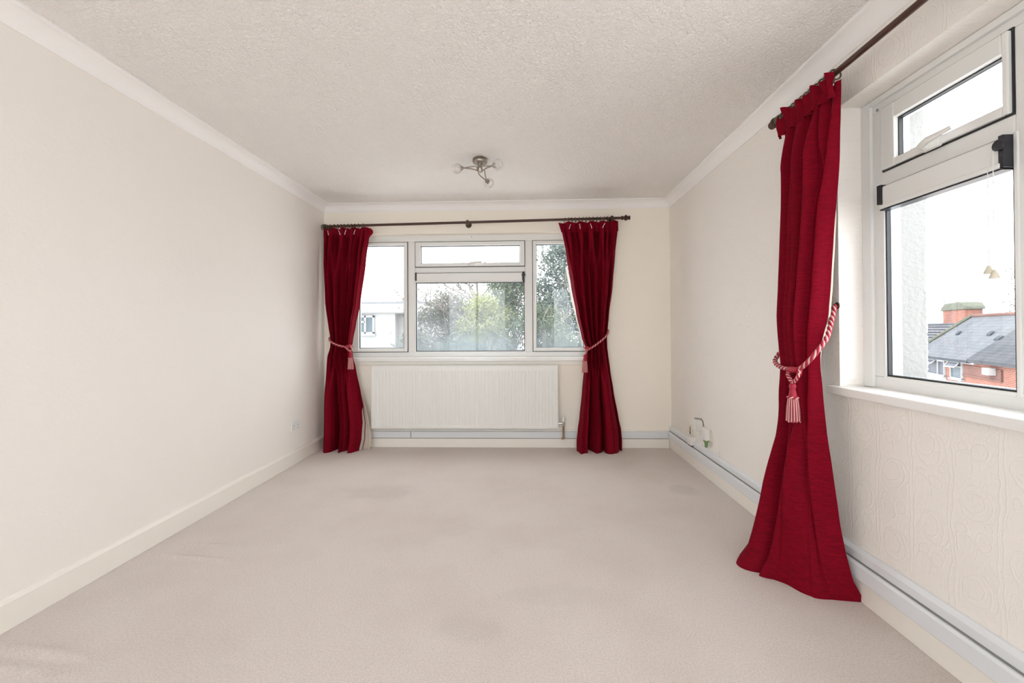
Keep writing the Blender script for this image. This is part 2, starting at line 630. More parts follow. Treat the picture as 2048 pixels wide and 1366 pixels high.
def tag(o, label, cat, group=None, kind=None):
    o['label'] = label
    o['category'] = cat
    if group:
        o['group'] = group
    if kind:
        o['kind'] = kind
    return o


def struct(o, label=None):
    o['kind'] = 'structure'
    if label:
        o['label'] = label
    return o


# ------------------------------------------------------------------ room shell
TH = 0.37
# floor: carpet with slight ridges by the left wall
def floor_h(x, y):
    h = 0.0
    for (cx, cy, lx, ly, a) in ((-1.66, 2.22, 0.17, 0.018, 0.011), (-1.68, 2.36, 0.13, 0.015, 0.006),
                                (-1.72, 1.56, 0.16, 0.02, 0.011), (-1.68, 1.47, 0.14, 0.018, 0.007),
                                (-1.25, 1.28, 0.25, 0.03, 0.004)):
        h += a * math.exp(-((x - cx) / lx) ** 2 - ((y - cy + (x - cx) * 0.12) / ly) ** 2)
    return h


fl = MB()
xs = [XL - TH + i * (XR - XL + 2 * TH) / 130 for i in range(131)]
ys = [YR - 0.2, -0.8, 0.4, 1.0]
y = 1.2
while y < 2.7:
    ys.append(y)
    y += 0.0125
ys += [2.8, 3.3, 3.9, YB + TH]
for j in ys:
    for i in xs:
        fl.v.append((i, j, floor_h(i, j)))
nx = len(xs)
for j in range(len(ys) - 1):
    for i in range(nx - 1):
        a = j * nx + i
        fl.f.append((a, a + 1, a + nx + 1, a + nx))
struct(fl.build('floor', 'carpet', smooth=True, origin=(0, 0, 0)), 'pale beige pink fitted carpet')
struct(MB().box(XL - TH, XR + TH, YR - TH, YB + TH, H, H + 0.25).build('ceiling', 'ceiling', origin=(0, 0, H)), 'off-white stippled ceiling')
struct(MB().box(XL - 0.25, XL, YR - TH, YB + TH, -0.0, H).build('wall_left', 'wall', origin=(XL, 0, 0)), 'plain cream left wall')

# back wall with window opening
BW0, BW1 = -1.80, 0.70
SZ, BT = 0.842, 2.10
wb = MB()
wb.box(XL, BW0, YB, YB + TH, 0, H).box(BW1, XR + TH, YB, YB + TH, 0, H).box(BW0, BW1, YB, YB + TH, 0, SZ).box(BW0, BW1, YB, YB + TH, BT, H)
struct(wb.build('wall_back', 'wall_far_lifted', origin=(0, YB, 0)), 'cream far wall around the wide window')
# right wall with window opening
RW0, RW1 = 0.72, 2.075
RT = 2.125
wr = MB()
wr.box(XR, XR + TH, RW1, YB, 0, H).box(XR, XR + TH, YR - TH, RW0, 0, H).box(XR, XR + TH, RW0, RW1, 0, SZ).box(XR, XR + TH, RW0, RW1, RT, H)
struct(wr.build('wall_right', 'emboss_y', origin=(XR, 0, 0)), 'cream embossed wallpaper on the right wall')
# rear wall with a door, plus window openings added to brighten the room
wq = MB()
DX0, DX1, DZ = -0.30, 0.52, 2.02
QX0, QX1, QZ0, QZ1 = -1.90, -0.42, 0.10, 2.20
PX0, PX1 = 0.64, 1.34
YQ = YR - 0.2
wq.box(XL, QX0, YQ, YR, 0, H).box(QX0, QX1, YQ, YR, 0, QZ0).box(QX0, QX1, YQ, YR, QZ1, H).box(QX1, DX0, YQ, YR, 0, H).box(DX0, DX1, YQ, YR, DZ, H).box(DX1, PX0, YQ, YR, 0, H)
wq.box(PX0, PX1, YQ, YR, 0, QZ0).box(PX0, PX1, YQ, YR, QZ1, H).box(PX1, XR, YQ, YR, 0, H)
struct(wq.build('wall_rear', 'wall', origin=(0, YR, 0)), 'cream wall behind the camera')

# skirting
bl = MB()
prof = [(0, 0), (0.018, 0), (0.018, 0.105), (0.012, 0.118), (0, 0.122)]
bl.extrude([(XL + a, YR, z) for a, z in prof], (0, YB - YR, 0))
struct(bl.build('baseboard_left', 'trim', bevel=0.002, origin=(XL, 0, 0)), 'cream skirting along the left wall')
struct(MB().box(XL + 0.02, XR - 0.026, YB - 0.022, YB, 0, 0.088).build('baseboard_back', 'trim', bevel=0.003, origin=(0, YB, 0)))
struct(MB().box(XR - 0.022, XR, YR, YB, 0, 0.088).build('baseboard_right', 'trim', bevel=0.003, origin=(XR, 0, 0)))
# pvc trunking above the skirting
t1 = empty('trim_trunking_back', (0, YB, 0.09))
struct(t1, 'white plastic cable trunking along the far wall')
MB().box(XL + 0.02, XR - 0.04, YB - 0.030, YB, 0.094, 0.158).build('trunking_body', 'trunk', t1, bevel=0.003)
MB().box(XL + 0.02, XR - 0.04, YB - 0.018, YB, 0.086, 0.095).build('gap_shade_strip', 'grey', t1)  # dark strip painted in for the shade under the trunking
MB().box(-1.126, -1.121, YB - 0.031, YB - 0.02, 0.098, 0.156).build('joint', 'grey', t1)
MB().box(XL + 0.02, XR, YB - 0.010, YB, 0.158, 0.172).build('upper_bead', 'trim', t1, bevel=0.002)
t2 = empty('trim_trunking_right', (XR, 0, 0.09))
struct(t2, 'white plastic cable trunking along the right wall')
pr = [(0, 0.091), (0.033, 0.091), (0.036, 0.096), (0.036, 0.150), (0.031, 0.160), (0, 0.160)]
MB().extrude([(XR - a, YR, z) for a, z in pr], (0, YB - YR, 0)).build('trunking_body', 'trunk', t2, bevel=0.002)
MB().box(XR - 0.022, XR, YR, YB, 0.086, 0.095).build('gap_shade_strip', 'midgrey', t2)  # grey strip standing in for shade between skirting and trunking
MB().box(XR - 0.024, XR, YR, YB, 0.160, 0.166).build('gap_shade_strip', 'midgrey', t2)  # painted shade line between trunking and upper bead
pr = [(0, 0.163), (0.020, 0.163), (0.020, 0.196), (0.008, 0.212), (0, 0.214)]
MB().extrude([(XR - a, YR, z) for a, z in pr], (0, YB - YR, 0)).build('upper_bead', 'trunk', t2, bevel=0.002)

# coving: concave plaster cove with a lip on each edge
cv = [(0, 0)]
cp = [(0.0, -0.078), (0.006, -0.080), (0.008, -0.074)]
for i in range(9):
    a = i / 8 * PI / 2
    cp.append((0.062 - 0.054 * math.cos(a), -0.062 + 0.054 * math.sin(a) - 0.004))
cp += [(0.068, -0.010), (0.072, -0.006), (0.072, 0.0), (0, 0)]


def cove(name, p0, p1, inward, label):
    m = MB()
    d = Vector(p1) - Vector(p0)
    inv = Vector(inward)
    dn = d.normalized()
    ring0, ring1 = [], []
    for a, z in cp:
        ring0.append(tuple(Vector(p0) + inv * a + dn * a + Vector((0, 0, z))))
        ring1.append(tuple(Vector(p1) + inv * a - dn * a + Vector((0, 0, z))))
    n = len(cp)
    m.v += ring0 + ring1
    for k in range(n):
        m.f.append((k, (k + 1) % n, n + (k + 1) % n, n + k))
    m.f.append(tuple(range(n)))
    m.f.append(tuple(range(2 * n - 1, n - 1, -1)))
    o = m.build(name, 'cove', smooth=True, origin=p0)
    struct(o, label)


cove('trim_coving_left', (XL, YR, H), (XL, YB, H), (1, 0, 0), 'white plaster coving over the left wall')
cove('trim_coving_back', (XL, YB, H), (XR, YB, H), (0, -1, 0), 'white plaster coving over the far wall')
cove('trim_coving_right', (XR, YB, H), (XR, YR, H), (-1, 0, 0), 'white plaster coving over the right wall')
cove('trim_coving_rear', (XR, YR, H), (XL, YR, H), (0, 1, 0), 'white plaster coving over the rear wall')


# ------------------------------------------------------------------ windows
class Win:
    """canonical frame: a along the wall, d outwards from the frame face, z up"""
    def __init__(s, root, mp):
        s.root = root
        s.mp = mp

    def box(s, mb, a0, a1, d0, d1, z0, z1):
        p = s.mp(a0, d0)
        q = s.mp(a1, d1)
        mb.box(p[0], q[0], p[1], q[1], z0, z1)
        return mb

    def pt(s, a, d, z):
        p = s.mp(a, d)
        return (p[0], p[1], z)

    def rect(s, mb, a0, a1, z0, z1, w, d0, d1, wl_=None, wr_=None, wt=None, wb_=None):
        wl_ = w if wl_ is None else wl_
        wr_ = w if wr_ is None else wr_
        wt = w if wt is None else wt
        wb_ = w if wb_ is None else wb_
        s.box(mb, a0, a0 + wl_, d0, d1, z0, z1)
        s.box(mb, a1 - wr_, a1, d0, d1, z0, z1)
        s.box(mb, a0 + wl_, a1 - wr_, d0, d1, z1 - wt, z1)
        s.box(mb, a0 + wl_, a1 - wr_, d0, d1, z0, z0 + wb_)

    def glazing(s, a0, a1, z0, z1, d, parent, mat='glass'):
        mb = MB()
        s.rect(mb, a0 - 0.002, a1 + 0.002, z0 - 0.002, z1 + 0.002, 0.0085, d - 0.012, d + 0.002)
        mb.build('gasket', 'gasket', parent)
        mb = MB()
        s.rect(mb, a0 - 0.004, a1 + 0.004, z0 - 0.004, z1 + 0.004, 0.012, d + 0.004, d + 0.018)
        mb.build('spacer_bar', 'spacer', parent)
        mb = MB()
        s.box(mb, a0 - 0.004, a1 + 0.004, d + 0.001, d + 0.0035, z0 - 0.004, z1 + 0.004)
        # one thin sheet so that reflections stay single
        mb2 = MB()
        mb2.poly([s.pt(a0 - 0.004, d + 0.002, z0 - 0.004), s.pt(a1 + 0.004, d + 0.002, z0 - 0.004), s.pt(a1 + 0.004, d + 0.002, z1 + 0.004), s.pt(a0 - 0.004, d + 0.002, z1 + 0.004)])
        mb2.build('glass_pane', mat, parent)

    def sash(s, a0, a1, z0, z1, g, mat='glass'):
        """opening light standing proud of the frame; g = glass rect"""
        mb = MB()
        s.rect(mb, a0, a1, z0, z1, 0, -0.016, 0.05, g[0] - a0, a1 - g[1], z1 - g[3], g[2] - z0)
        o = mb.build('sash', 'upvc', s.root, bevel=0.004)
        mb = MB()
        s.rect(mb, a0 - 0.006, a1 + 0.006, z0 - 0.006, z1 + 0.006, 0.01, -0.004, 0.004)
        mb.build('seal', 'gasket', o)
        # sloped glazing bead
        mb = MB()
        s.rect(mb, g[0] - 0.012, g[1] + 0.012, g[2] - 0.012, g[3] + 0.012, 0.014, -0.008, 0.03)
        mb.build('glazing_bead', 'upvc', o, bevel=0.003)
        s.glazing(g[0], g[1], g[2], g[3], 0.012, o, mat)
        return o

    def fixed(s, g, mat='glass'):
        mb = MB()
        s.rect(mb, g[0] - 0.014, g[1] + 0.014, g[2] - 0.014, g[3] + 0.014, 0.014, -0.004, 0.03)
        o = mb.build('glazing_bead', 'upvc', s.root, bevel=0.003)
        s.glazing(g[0], g[1], g[2], g[3], 0.014, o, mat)
        return o

    def handle(s, a, z, vertical=True, side=1, big=False):
        """espagnolette handle: boss, neck and lever"""
        L = 0.11
        mb = MB()
        if vertical:
            s.box(mb, a - 0.012, a + 0.012, -0.028, -0.014, z - 0.035, z + 0.035)
            o = mb.build('handle', 'white', s.root, bevel=0.004)
            mb = MB()
            mb.tube([s.pt(a, -0.026, z), s.pt(a, -0.046, z - 0.004), s.pt(a + 0.004 * side, -0.050, z - 0.03), s.pt(a + 0.006 * side, -0.046, z - L)], [0.011, 0.012, 0.011, 0.007], 8)
            mb.build('lever', 'white', o, smooth=True)
        else:
            s.box(mb, a - 0.035, a + 0.035, -0.030, -0.014, z - 0.013, z + 0.013)
            o = mb.build('handle', 'white', s.root, bevel=0.004)
            mb = MB()
            mb.tube([s.pt(a - 0.015 * side, -0.028, z), s.pt(a - 0.012 * side, -0.048, z + 0.006), s.pt(a + 0.02 * side, -0.055, z + 0.014), s.pt(a + L * side, -0.050, z + 0.022)], [0.012, 0.013, 0.012, 0.007], 8)
            mb.build('lever', 'white', o, smooth=True)
        return o


# --- far window
w1 = empty('window_1', (-0.55, YB + 0.08, 0.88))
struct(w1, 'wide white uPVC window in the far wall')
W = Win(w1, lambda a, d: (a, YB + 0.08 + d))
fr = MB()
W.box(fr, BW0, BW1, 0.0, 0.07, 2.035, 2.118)      # head
W.box(fr, BW0, BW1, 0.0, 0.07, 0.872, 0.930)      # bottom
W.box(fr, BW0, -1.740, 0.0, 0.07, 0.930, 2.035)
W.box(fr, 0.640, BW1, 0.0, 0.07, 0.930, 2.035)
W.box(fr, -1.176, -1.098, 0.0, 0.07, 0.930, 2.035)
W.box(fr, 0.002, 0.080, 0.0, 0.07, 0.930, 2.035)
W.box(fr, -1.098, 0.002, 0.0, 0.07, 1.722, 1.780)
fr.build('window_frame', 'upvc', w1, bevel=0.004)
s1 = W.sash(-1.738, -1.178, 0.934, 2.031, (-1.672, -1.212, 0.966, 2.003), 'fogglass2')
s2 = W.sash(-1.096, 0.0, 1.784, 2.031, (-1.044, -0.046, 1.815, 1.995))
s3 = W.sash(0.082, 0.638, 0.934, 2.031, (0.113, 0.585, 0.966, 1.998), 'fogglass2')
s4 = W.fixed((-1.094, -0.002, 0.934, 1.718), 'fogglass')
W.handle(-1.193, 1.47, True, -1)
W.handle(0.096, 1.47, True, 1)
W.handle(-0.535, 1.800, False, 1)
mb = MB().lathe([(0, 0.005), (0.001, 0.005)], (-0.53, YB + 0.0795, 2.082), (0, -1, 0), 10)
mb.build('screw_cap', 'midgrey', w1)
mb = MB()
mb.box(BW0 - 0.03, BW1 + 0.03, YB - 0.032, YB, SZ, 0.878).box(BW0 + 0.002, BW1 - 0.002, YB, YB + 0.085, SZ, 0.878)
mb.build('window_sill', 'sill', w1, bevel=0.004)
mb = MB().box(BW0 - 0.02, BW1 + 0.02, YB - 0.012, YB, SZ - 0.038, SZ)
mb.build('sill_moulding', 'trim', w1, bevel=0.004)

# --- right window
w2 = empty('window_2', (XR + 0.117, 1.4, 0.88))
struct(w2, 'white uPVC window in the right wall')
V = Win(w2, lambda a, d: (XR + 0.117 + d, a))
fr = MB()
V.box(fr, RW0, RW1, 0.0, 0.07, 2.066, RT)
V.box(fr, RW0, RW1, 0.0, 0.07, 0.872, 0.928)
V.box(fr, 1.966, RW1, 0.0, 0.07, 0.928, 2.066)
V.box(fr, RW0, RW0 + 0.06, 0.0, 0.07, 0.928, 2.066)
V.box(fr, 1.376, 1.452, 0.0, 0.07, 0.928, 2.066)
V.box(fr, 1.452, 1.966, 0.0, 0.07, 1.732, 1.798)
V.box(fr, RW0 + 0.06, 1.376, 0.0, 0.07, 1.732, 1.798)
fr.build('window_frame', 'upvc', w2, bevel=0.004)
mb = MB()
V.box(mb, 2.02, RW1 + 0.0, -0.014, 0.0, 0.879, RT - 0.002)
V.box(mb, RW0, 2.02, -0.014, 0.0, 2.098, RT - 0.002)
mb.build('cover_strip', 'upvc', w2, bevel=0.003)
s5 = V.sash(1.456, 1.962, 1.802, 2.062, (1.475, 1.892, 1.832, 1.998))
s6 = V.fixed((1.456, 1.962, 0.932, 1.728))
s7 = V.sash(RW0 + 0.064, 1.372, 1.802, 2.062, (RW0 + 0.12, 1.322, 1.832, 1.998))
s8 = V.fixed((RW0 + 0.064, 1.372, 0.932, 1.728))
V.handle(1.715, 1.806, False, -1)
V.handle(1.07, 1.806, False, -1)
mb = MB().lathe([(0, 0.006), (0.002, 0.006)], (XR + 0.1165, 1.995, 2.075), (-1, 0, 0), 10)
mb.build('screw_cap', 'midgrey', w2)
mb = MB()
mb.box(XR - 0.034, XR, RW0 - 0.04, RW1 + 0.045, SZ, 0.878).box(XR, XR + 0.12, RW0 + 0.002, RW1 - 0.002, SZ, 0.878)
mb.build('window_sill', 'sill', w2, bevel=0.005)

# --- rear door, and unseen windows added as fill daylight
w3 = empty('window_rear_fill', (-1.2, YR, 0.10))
struct(w3, 'unseen white window behind the camera, added for fill daylight')
U = Win(w3, lambda a, d: (a, YR - 0.05 - d))
fr = MB()
U.rect(fr, QX0, QX1, QZ0, QZ1, 0.06, 0, 0.07)
U.box(fr, -1.19, -1.13, 0, 0.07, QZ0 + 0.06, QZ1 - 0.06)
U.rect(fr, PX0, PX1, QZ0, QZ1, 0.06, 0, 0.07)
fr.build('window_frame', 'upvc', w3, bevel=0.004)
mb = MB()
mb.poly([U.pt(QX0 + 0.05, 0.03, QZ0 + 0.05), U.pt(QX1 - 0.05, 0.03, QZ0 + 0.05), U.pt(QX1 - 0.05, 0.03, QZ1 - 0.05), U.pt(QX0 + 0.05, 0.03, QZ1 - 0.05)])
mb.build('glass_pane', 'glass', w3)
mb = MB()
mb.poly([U.pt(PX0 + 0.05, 0.03, QZ0 + 0.05), U.pt(PX1 - 0.05, 0.03, QZ0 + 0.05), U.pt(PX1 - 0.05, 0.03, QZ1 - 0.05), U.pt(PX0 + 0.05, 0.03, QZ1 - 0.05)])
mb.build('glass_pane', 'glass', w3)
d1 = empty('door_1', (0.11, YR, 0))
struct(d1, 'white panelled door with dark glass behind the camera')
db = MB()
db.box(DX0, DX0 + 0.13, YR - 0.06, YR - 0.02, 0, DZ).box(DX1 - 0.13, DX1, YR - 0.06, YR - 0.02, 0, DZ)
db.box(DX0 + 0.13, DX1 - 0.13, YR - 0.06, YR - 0.02, 0, 1.38).box(DX0 + 0.13, DX1 - 0.13, YR - 0.06, YR - 0.02, 1.9, DZ)
db.box(DX0 + 0.13, DX1 - 0.13, YR - 0.06, YR - 0.02, 1.58, 1.70)
db.build('door_leaf', 'door', d1, bevel=0.004)
MB().box(DX0 + 0.12, DX1 - 0.12, YR - 0.045, YR - 0.035, 1.37, 1.91).build('glass_panel', 'dark_glass', d1)
MB().box(DX0 - 0.06, DX0, YR, YR + 0.018, 0, DZ + 0.06).box(DX1, DX1 + 0.06, YR, YR + 0.018, 0, DZ + 0.06).box(DX0, DX1, YR, YR + 0.018, DZ, DZ + 0.06).build('architrave', 'trim', d1, bevel=0.004)
MB().box(DX0 - 0.1, DX1 + 0.1, YQ - 0.03, YQ, 0, DZ + 0.1).build('backing', 'door', d1)


# --- roller blinds rolled up at the top of the fixed panes
def blind(name, win, a0, a1, z, label, cord_side, cords):
    c = win.pt((a0 + a1) / 2, -0.03, z)
    t = empty(name, c)
    tag(t, label, 'roller blind', 'rolled-up blinds')
    mb = MB()
    win.box(mb, a0 + 0.012, a1 - 0.022, -0.030, 0.012, z - 0.052, z + 0.028)
    mb.build('headrail', 'upvc', t, bevel=0.006)
    mb = MB()
    win.box(mb, a0 + 0.010, a1 - 0.018, -0.036, 0.010, z - 0.066, z - 0.050)
    mb.build('bottom_bar', 'upvc', t, bevel=0.003)
    mb = MB()
    win.box(mb, a0 + 0.008, a1 - 0.012, -0.030, 0.012, z - 0.072, z - 0.067)
    mb.build('dark_underside', 'black', t)
    mb = MB()
    win.box(mb, a0 + 0.012, a1 - 0.012, -0.012, 0.004, z + 0.029, z + 0.034)
    mb.build('dark_top_gap', 'black', t)
    for (p, q) in ((a0, a0 + 0.016), (a1 - 0.022, a1)):
        big = (p == a0) == (cord_side < 0)
        mb = MB()
        win.box(mb, p, q, -0.034, 0.01, z - 0.066 if big else z - 0.045, z + 0.036)
        if big:
            cc = win.pt((p + q) / 2, -0.036, z + 0.004)
            mb.lathe([(0, 0.017), (0.008, 0.018), (0.010, 0.010)], cc, (Vector(win.pt(0, -1, 0)) - Vector(win.pt(0, 0, 0))), 12)
        mb.build('end_bracket', 'black', t, bevel=0.002)
    for (a, dd, zb) in cords:
        mb = MB().tube([win.pt(a, dd, z - 0.01), win.pt(a, dd, zb + 0.02)], 0.0011, 6)
        mb.build('cord', 'white', t)
        mb = MB().lathe([(0.0, 0.0135), (0.004, 0.0135), (0.026, 0.005), (0.028, 0.003)], win.pt(a, dd, zb), (0, 0, 1), 14)
        mb.build('cord_pull', 'cream_plastic', t, smooth=True)
    return t


blind('roller_blind', W, -1.095, -0.001, 1.688, 'white roller blind rolled up at the top of the far window', 1, [])
blind('roller_blind', V, 1.455, 1.962, 1.700, 'white roller blind with two pull cords, rolled up in the right window', -1,
      [(1.497, -0.040, 1.305), (1.476, -0.044, 1.288)])


# ------------------------------------------------------------------ curtains
def cat(pts, t):
    """Catmull-Rom through evenly spaced knots (tuples)"""
    n = len(pts) - 1
    x = min(max(t, 0), 1) * n
    i = min(int(x), n - 1)
    f = x - i
    p0 = pts[max(i - 1, 0)]; p1 = pts[i]; p2 = pts[i + 1]; p3 = pts[min(i + 2, n)]
    return tuple(0.5 * ((2 * b) + (-a + c) * f + (2 * a - 5 * b + 4 * c - d) * f * f + (-a + 3 * b - 3 * c + d) * f ** 3) for a, b, c, d in zip(p0, p1, p2, p3))


def interp(rows, z):
    """rows sorted by z descending: (z, value tuple) smoothly interpolated"""
    if z >= rows[0][0]:
        return rows[0][1]
    for k in range(len(rows) - 1):
        z0, a = rows[k]
        z1, b = rows[k + 1]
        if z <= z0 and z >= z1:
            f = (z0 - z) / (z0 - z1)
            f1 = f * f * (3 - 2 * f) * 0.35 + f * 0.65
            return tuple(p + (q - p) * f1 for p, q in zip(a, b))
    return rows[-1][1]


def fold(u, z, ztop, ztie, seed, kt, km, kb):
    """pleat profile in -1..1"""
    def wave(k, ph, sharp=1.0):
        x = u * k + ph + 0.10 * math.sin(u * 9 + seed)
        w = abs(math.cos(PI * x))
        return 2 * w ** (0.55 + 0.35 * sharp) - 1
    top = wave(kt, 0.1 + seed * 0.3)
    mid = 0.86 * wave(km, 0.35 + seed * 0.17, 0.3) + 0.14 * wave(km * 2.3, seed)
    bot = 0.85 * wave(kb, 0.2 + seed * 0.23, 0.4) + 0.15 * wave(kb * 2.1, seed * 0.7)
    if z > ztie:
        f = min(1, (ztop - z) / (ztop - ztie) * 2.2)
        f = f * f * (3 - 2 * f)
        return top * (1 - f) + mid * f
    f = min(1, (ztie - z) / 0.45)
    f = f * f * (3 - 2 * f)
    return mid * (1 - f) + bot * f


def drape_mesh(rows, mp, ztop, ztie, seed, ks, amps, out_shift=0.0, nu=280, nv=150, grow=None, base_poly=None, damp=1.0, al_shift=0.0, zlow=0.0):
    """rows: (z,(left,right)); amps: (z,(out, amplitude)); mp(along,out,z)->world"""
    mb = MB()

    def fn(u, v):
        z = zlow + (ztop - zlow) * (1 - v)
        L, R_ = interp(rows, z)
        out, amp = interp(amps, z)
        fz = fold(u, z, ztop, ztie, seed, *ks)
        eg = min(1.0, u / (0.17 if base_poly else 0.07), (1 - u) / (0.13 if base_poly else 0.07))
        fz = fz * eg - 0.2 * (1 - eg)
        # gathered cloth leans sideways a little with each fold
        al = L + (R_ - L) * u
        dal = (R_ - L) / ks[1] * 0.16 * math.sin(2 * PI * (u * ks[1] + seed)) * math.sin(PI * u)
        o = out + amp * fz * damp - out_shift
        if base_poly is not None and z < ztie:
            f = (ztie - z) / ztie
            f = 0.86 * f ** 1.95 + 0.14 * min(1, max(0, (0.09 - z) / 0.07))
            bp = cat(base_poly, u)
            al = al * (1 - f) + bp[0] * f
            o = (out + amp * fz * damp * (1 - 0.55 * f)) * (1 - f) + (bp[1] + amp * fz * damp * 0.46) * f - out_shift
            dal *= (1 - f)
        nz = noise.noise(Vector((u * 5 + seed, z * 3, seed))) * 0.006
        if grow:
            gl, gr = interp(grow, z)
            al += gl * max(0, 1 - u / 0.08) + gr * max(0, (u - 0.92) / 0.08)
        al += al_shift * max(0, (u - 0.75) / 0.25)
        return mp(al + dal, max(o + nz, 0.012 - out_shift * 0.5), z)
    mb.grid(fn, nu, nv)
    return mb


def header(rows_top, mp, zt, label):
    pass


mpb = lambda a, o, z: (a, YB - o, z)
mpr = lambda a, o, z: (XR - o, a, z)

POLE_OUT = 0.10


def pole_z_back(x):
    return 2.161 + (x + 1.98) * (2.206 - 2.161) / 2.96


def curtain(name, label, rows, amps, mp, seed, ks, zt, ztie, rings, pole_zf, base_poly=None, lin_grow=None, flare=None, side=1, htop=0.024, scrunch=0.0):
    L, R_ = rows[0][1]
    c = mp((L + R_) / 2, 0.12, 0)
    t = empty(name, c)
    tag(t, label, 'curtain', 'crimson curtains held by rope tiebacks')
    mb = drape_mesh(rows, mp, zt, ztie, seed, ks, amps, base_poly=base_poly)
    d = mb.build('drape', 'red', t, smooth=True, fixn=False)
    mb = drape_mesh(rows, mp, zt - 0.03, ztie, seed, ks, amps, out_shift=0.012, nu=280, nv=110, grow=lin_grow, base_poly=base_poly, damp=1.0, al_shift=0.014 if base_poly else 0.0, zlow=0.09 if base_poly else 0.004)
    mb.build('lining', 'lining', t, smooth=True, fixn=False)
    # gathered heading: a band of pinched pencil pleats with a frilled top edge
    kk = ks[0]

    def hf(u, v):
        z = zt + htop - v * (0.073 + htop)
        al = L + (R_ - L) * u
        al += flare(u, v) if flare else 0
        w = math.cos(2 * PI * (u * kk + 0.1 + seed * 0.3 + 0.10 / kk * math.sin(u * 9 + seed)))
        o = interp(amps, zt)[0] + 0.014 * w * (0.6 + 0.5 * abs(v - 0.5)) + 0.008
        if scrunch:
            q = noise.noise(Vector((u * 7, v * 1.5, seed))) + 0.6 * noise.noise(Vector((u * 17, v * 3, seed + 4)))
            o += scrunch * (0.6 + q) * (1 - 0.4 * v) + 0.012
            z += scrunch * 0.7 * q * (1 - v)
        z += 0.008 * math.cos(2 * PI * (u * kk * 0.5 + seed)) * (1 - v) + (pole_zf(al) - pole_zf((L + R_) / 2))
        return mp(al, o, z)
    hd = MB().grid(hf, 180, 8)
    hd.build('heading', 'red', t, smooth=True, fixn=False)
    for a in rings:
        pz = pole_zf(a)
        p = mp(a, POLE_OUT, pz)
        ax = Vector(mp(1, 0, 0)) - Vector(mp(0, 0, 0))
        pts = []
        tilt = 0.18 * math.sin(a * 37)
        for k in range(15):
            an = 2 * PI * k / 14
            q = Vector(p) + Vector((0, 0, 1)) * (0.023 * math.sin(an) - 0.006)
            o_ = Vector(mp(0, 1, 0)) - Vector(mp(0, 0, 0))
            q += o_ * 0.023 * math.cos(an) + ax * tilt * 0.03 * math.sin(an)
            pts.append(q)
        MB().tube(pts, 0.0034, 6, cap=False).build('curtain_ring', 'ring', t, smooth=True)
    # cream tape ends and pleat ties peeping over the heading
    rr = random.Random(int(seed * 10) + 3)
    for k in range(0 if scrunch else 4):
        a = L + (R_ - L) * (0.14 + 0.2 * k + rr.uniform(-0.04, 0.04))
        o = interp(amps, zt)[0] + 0.030
        z0 = zt + 0.0 + (pole_zf(a) - pole_zf((L + R_) / 2))
        dx = rr.uniform(-0.018, 0.018)
        MB().tube([mp(a, o, z0), mp(a + dx, o + 0.004, z0 - 0.03), mp(a + dx * 1.3, o + 0.001, z0 - 0.045)], [0.0028, 0.0028, 0.0038], 6).build('tape_tie', 'tape', t, smooth=True)
    return t


# far-left curtain
rows_l = [(2.11, (-1.955, -1.500)), (1.79, (-1.953, -1.537)), (1.42, (-1.928, -1.590)), (1.20, (-1.894, -1.634)), (1.06, (-1.877, -1.664)), (0.985, (-1.885, -1.675)),
          (0.90, (-1.908, -1.665)), (0.78, (-1.919, -1.636)), (0.56, (-1.940, -1.590)), (0.41, (-1.944, -1.561)), (0.26, (-1.945, -1.538)), (0.11, (-1.945, -1.542)), (0.0, (-1.946, -1.565))]
amps_b = [(2.12, (0.10, 0.024)), (1.9, (0.115, 0.060)), (1.25, (0.12, 0.066)), (1.0, (0.112, 0.046)), (0.85, (0.12, 0.062)), (0.4, (0.135, 0.090)), (0.0, (0.15, 0.100))]
rings_l = [-1.965, -1.94, -1.915, -1.885, -1.85, -1.815, -1.78, -1.745, -1.71, -1.68, -1.65, -1.61, -1.56]
curtain('curtain', 'crimson full-length curtain on the far wall, left of the window, in the corner', rows_l, amps_b, mpb, 1.0, (9, 5, 3.2), 2.118, 0.99, rings_l, pole_z_back,
        lin_grow=[(2.1, (0.004, -0.006)), (0.62, (0.004, -0.004)), (0.45, (0.0, 0.012)), (0.26, (0, 0.030)), (0.1, (0, 0.062)), (0, (0, 0.066))],
        flare=lambda u, v: 0.035 * max(0, (u - 0.86) / 0.14) * math.sin(PI * min(1, v + 0.1)) )
# far-right curtain
rows_r = [(2.12, (0.353, 0.890)), (1.88, (0.394, 0.862)), (1.56, (0.441, 0.835)), (1.29, (0.489, 0.798)), (1.07, (0.538, 0.777)), (0.975, (0.572, 0.780)), (0.91, (0.571, 0.787)),
          (0.77, (0.556, 0.805)), (0.56, (0.536, 0.834)), (0.31, (0.509, 0.878)), (0.20, (0.492, 0.900)), (0.09, (0.480, 0.908)), (0.0, (0.480, 0.906))]
rings_r = [0.385 + 0.034 * k for k in range(14)]
curtain('curtain', 'crimson full-length curtain on the far wall, right of the radiator', rows_r, amps_b, mpb, 2.3, (10, 5.3, 3.0), 2.148, 1.0, rings_r, pole_z_back,
        lin_grow=None,
        flare=lambda u, v: -0.03 * max(0, (0.12 - u) / 0.12) * (1 - v))
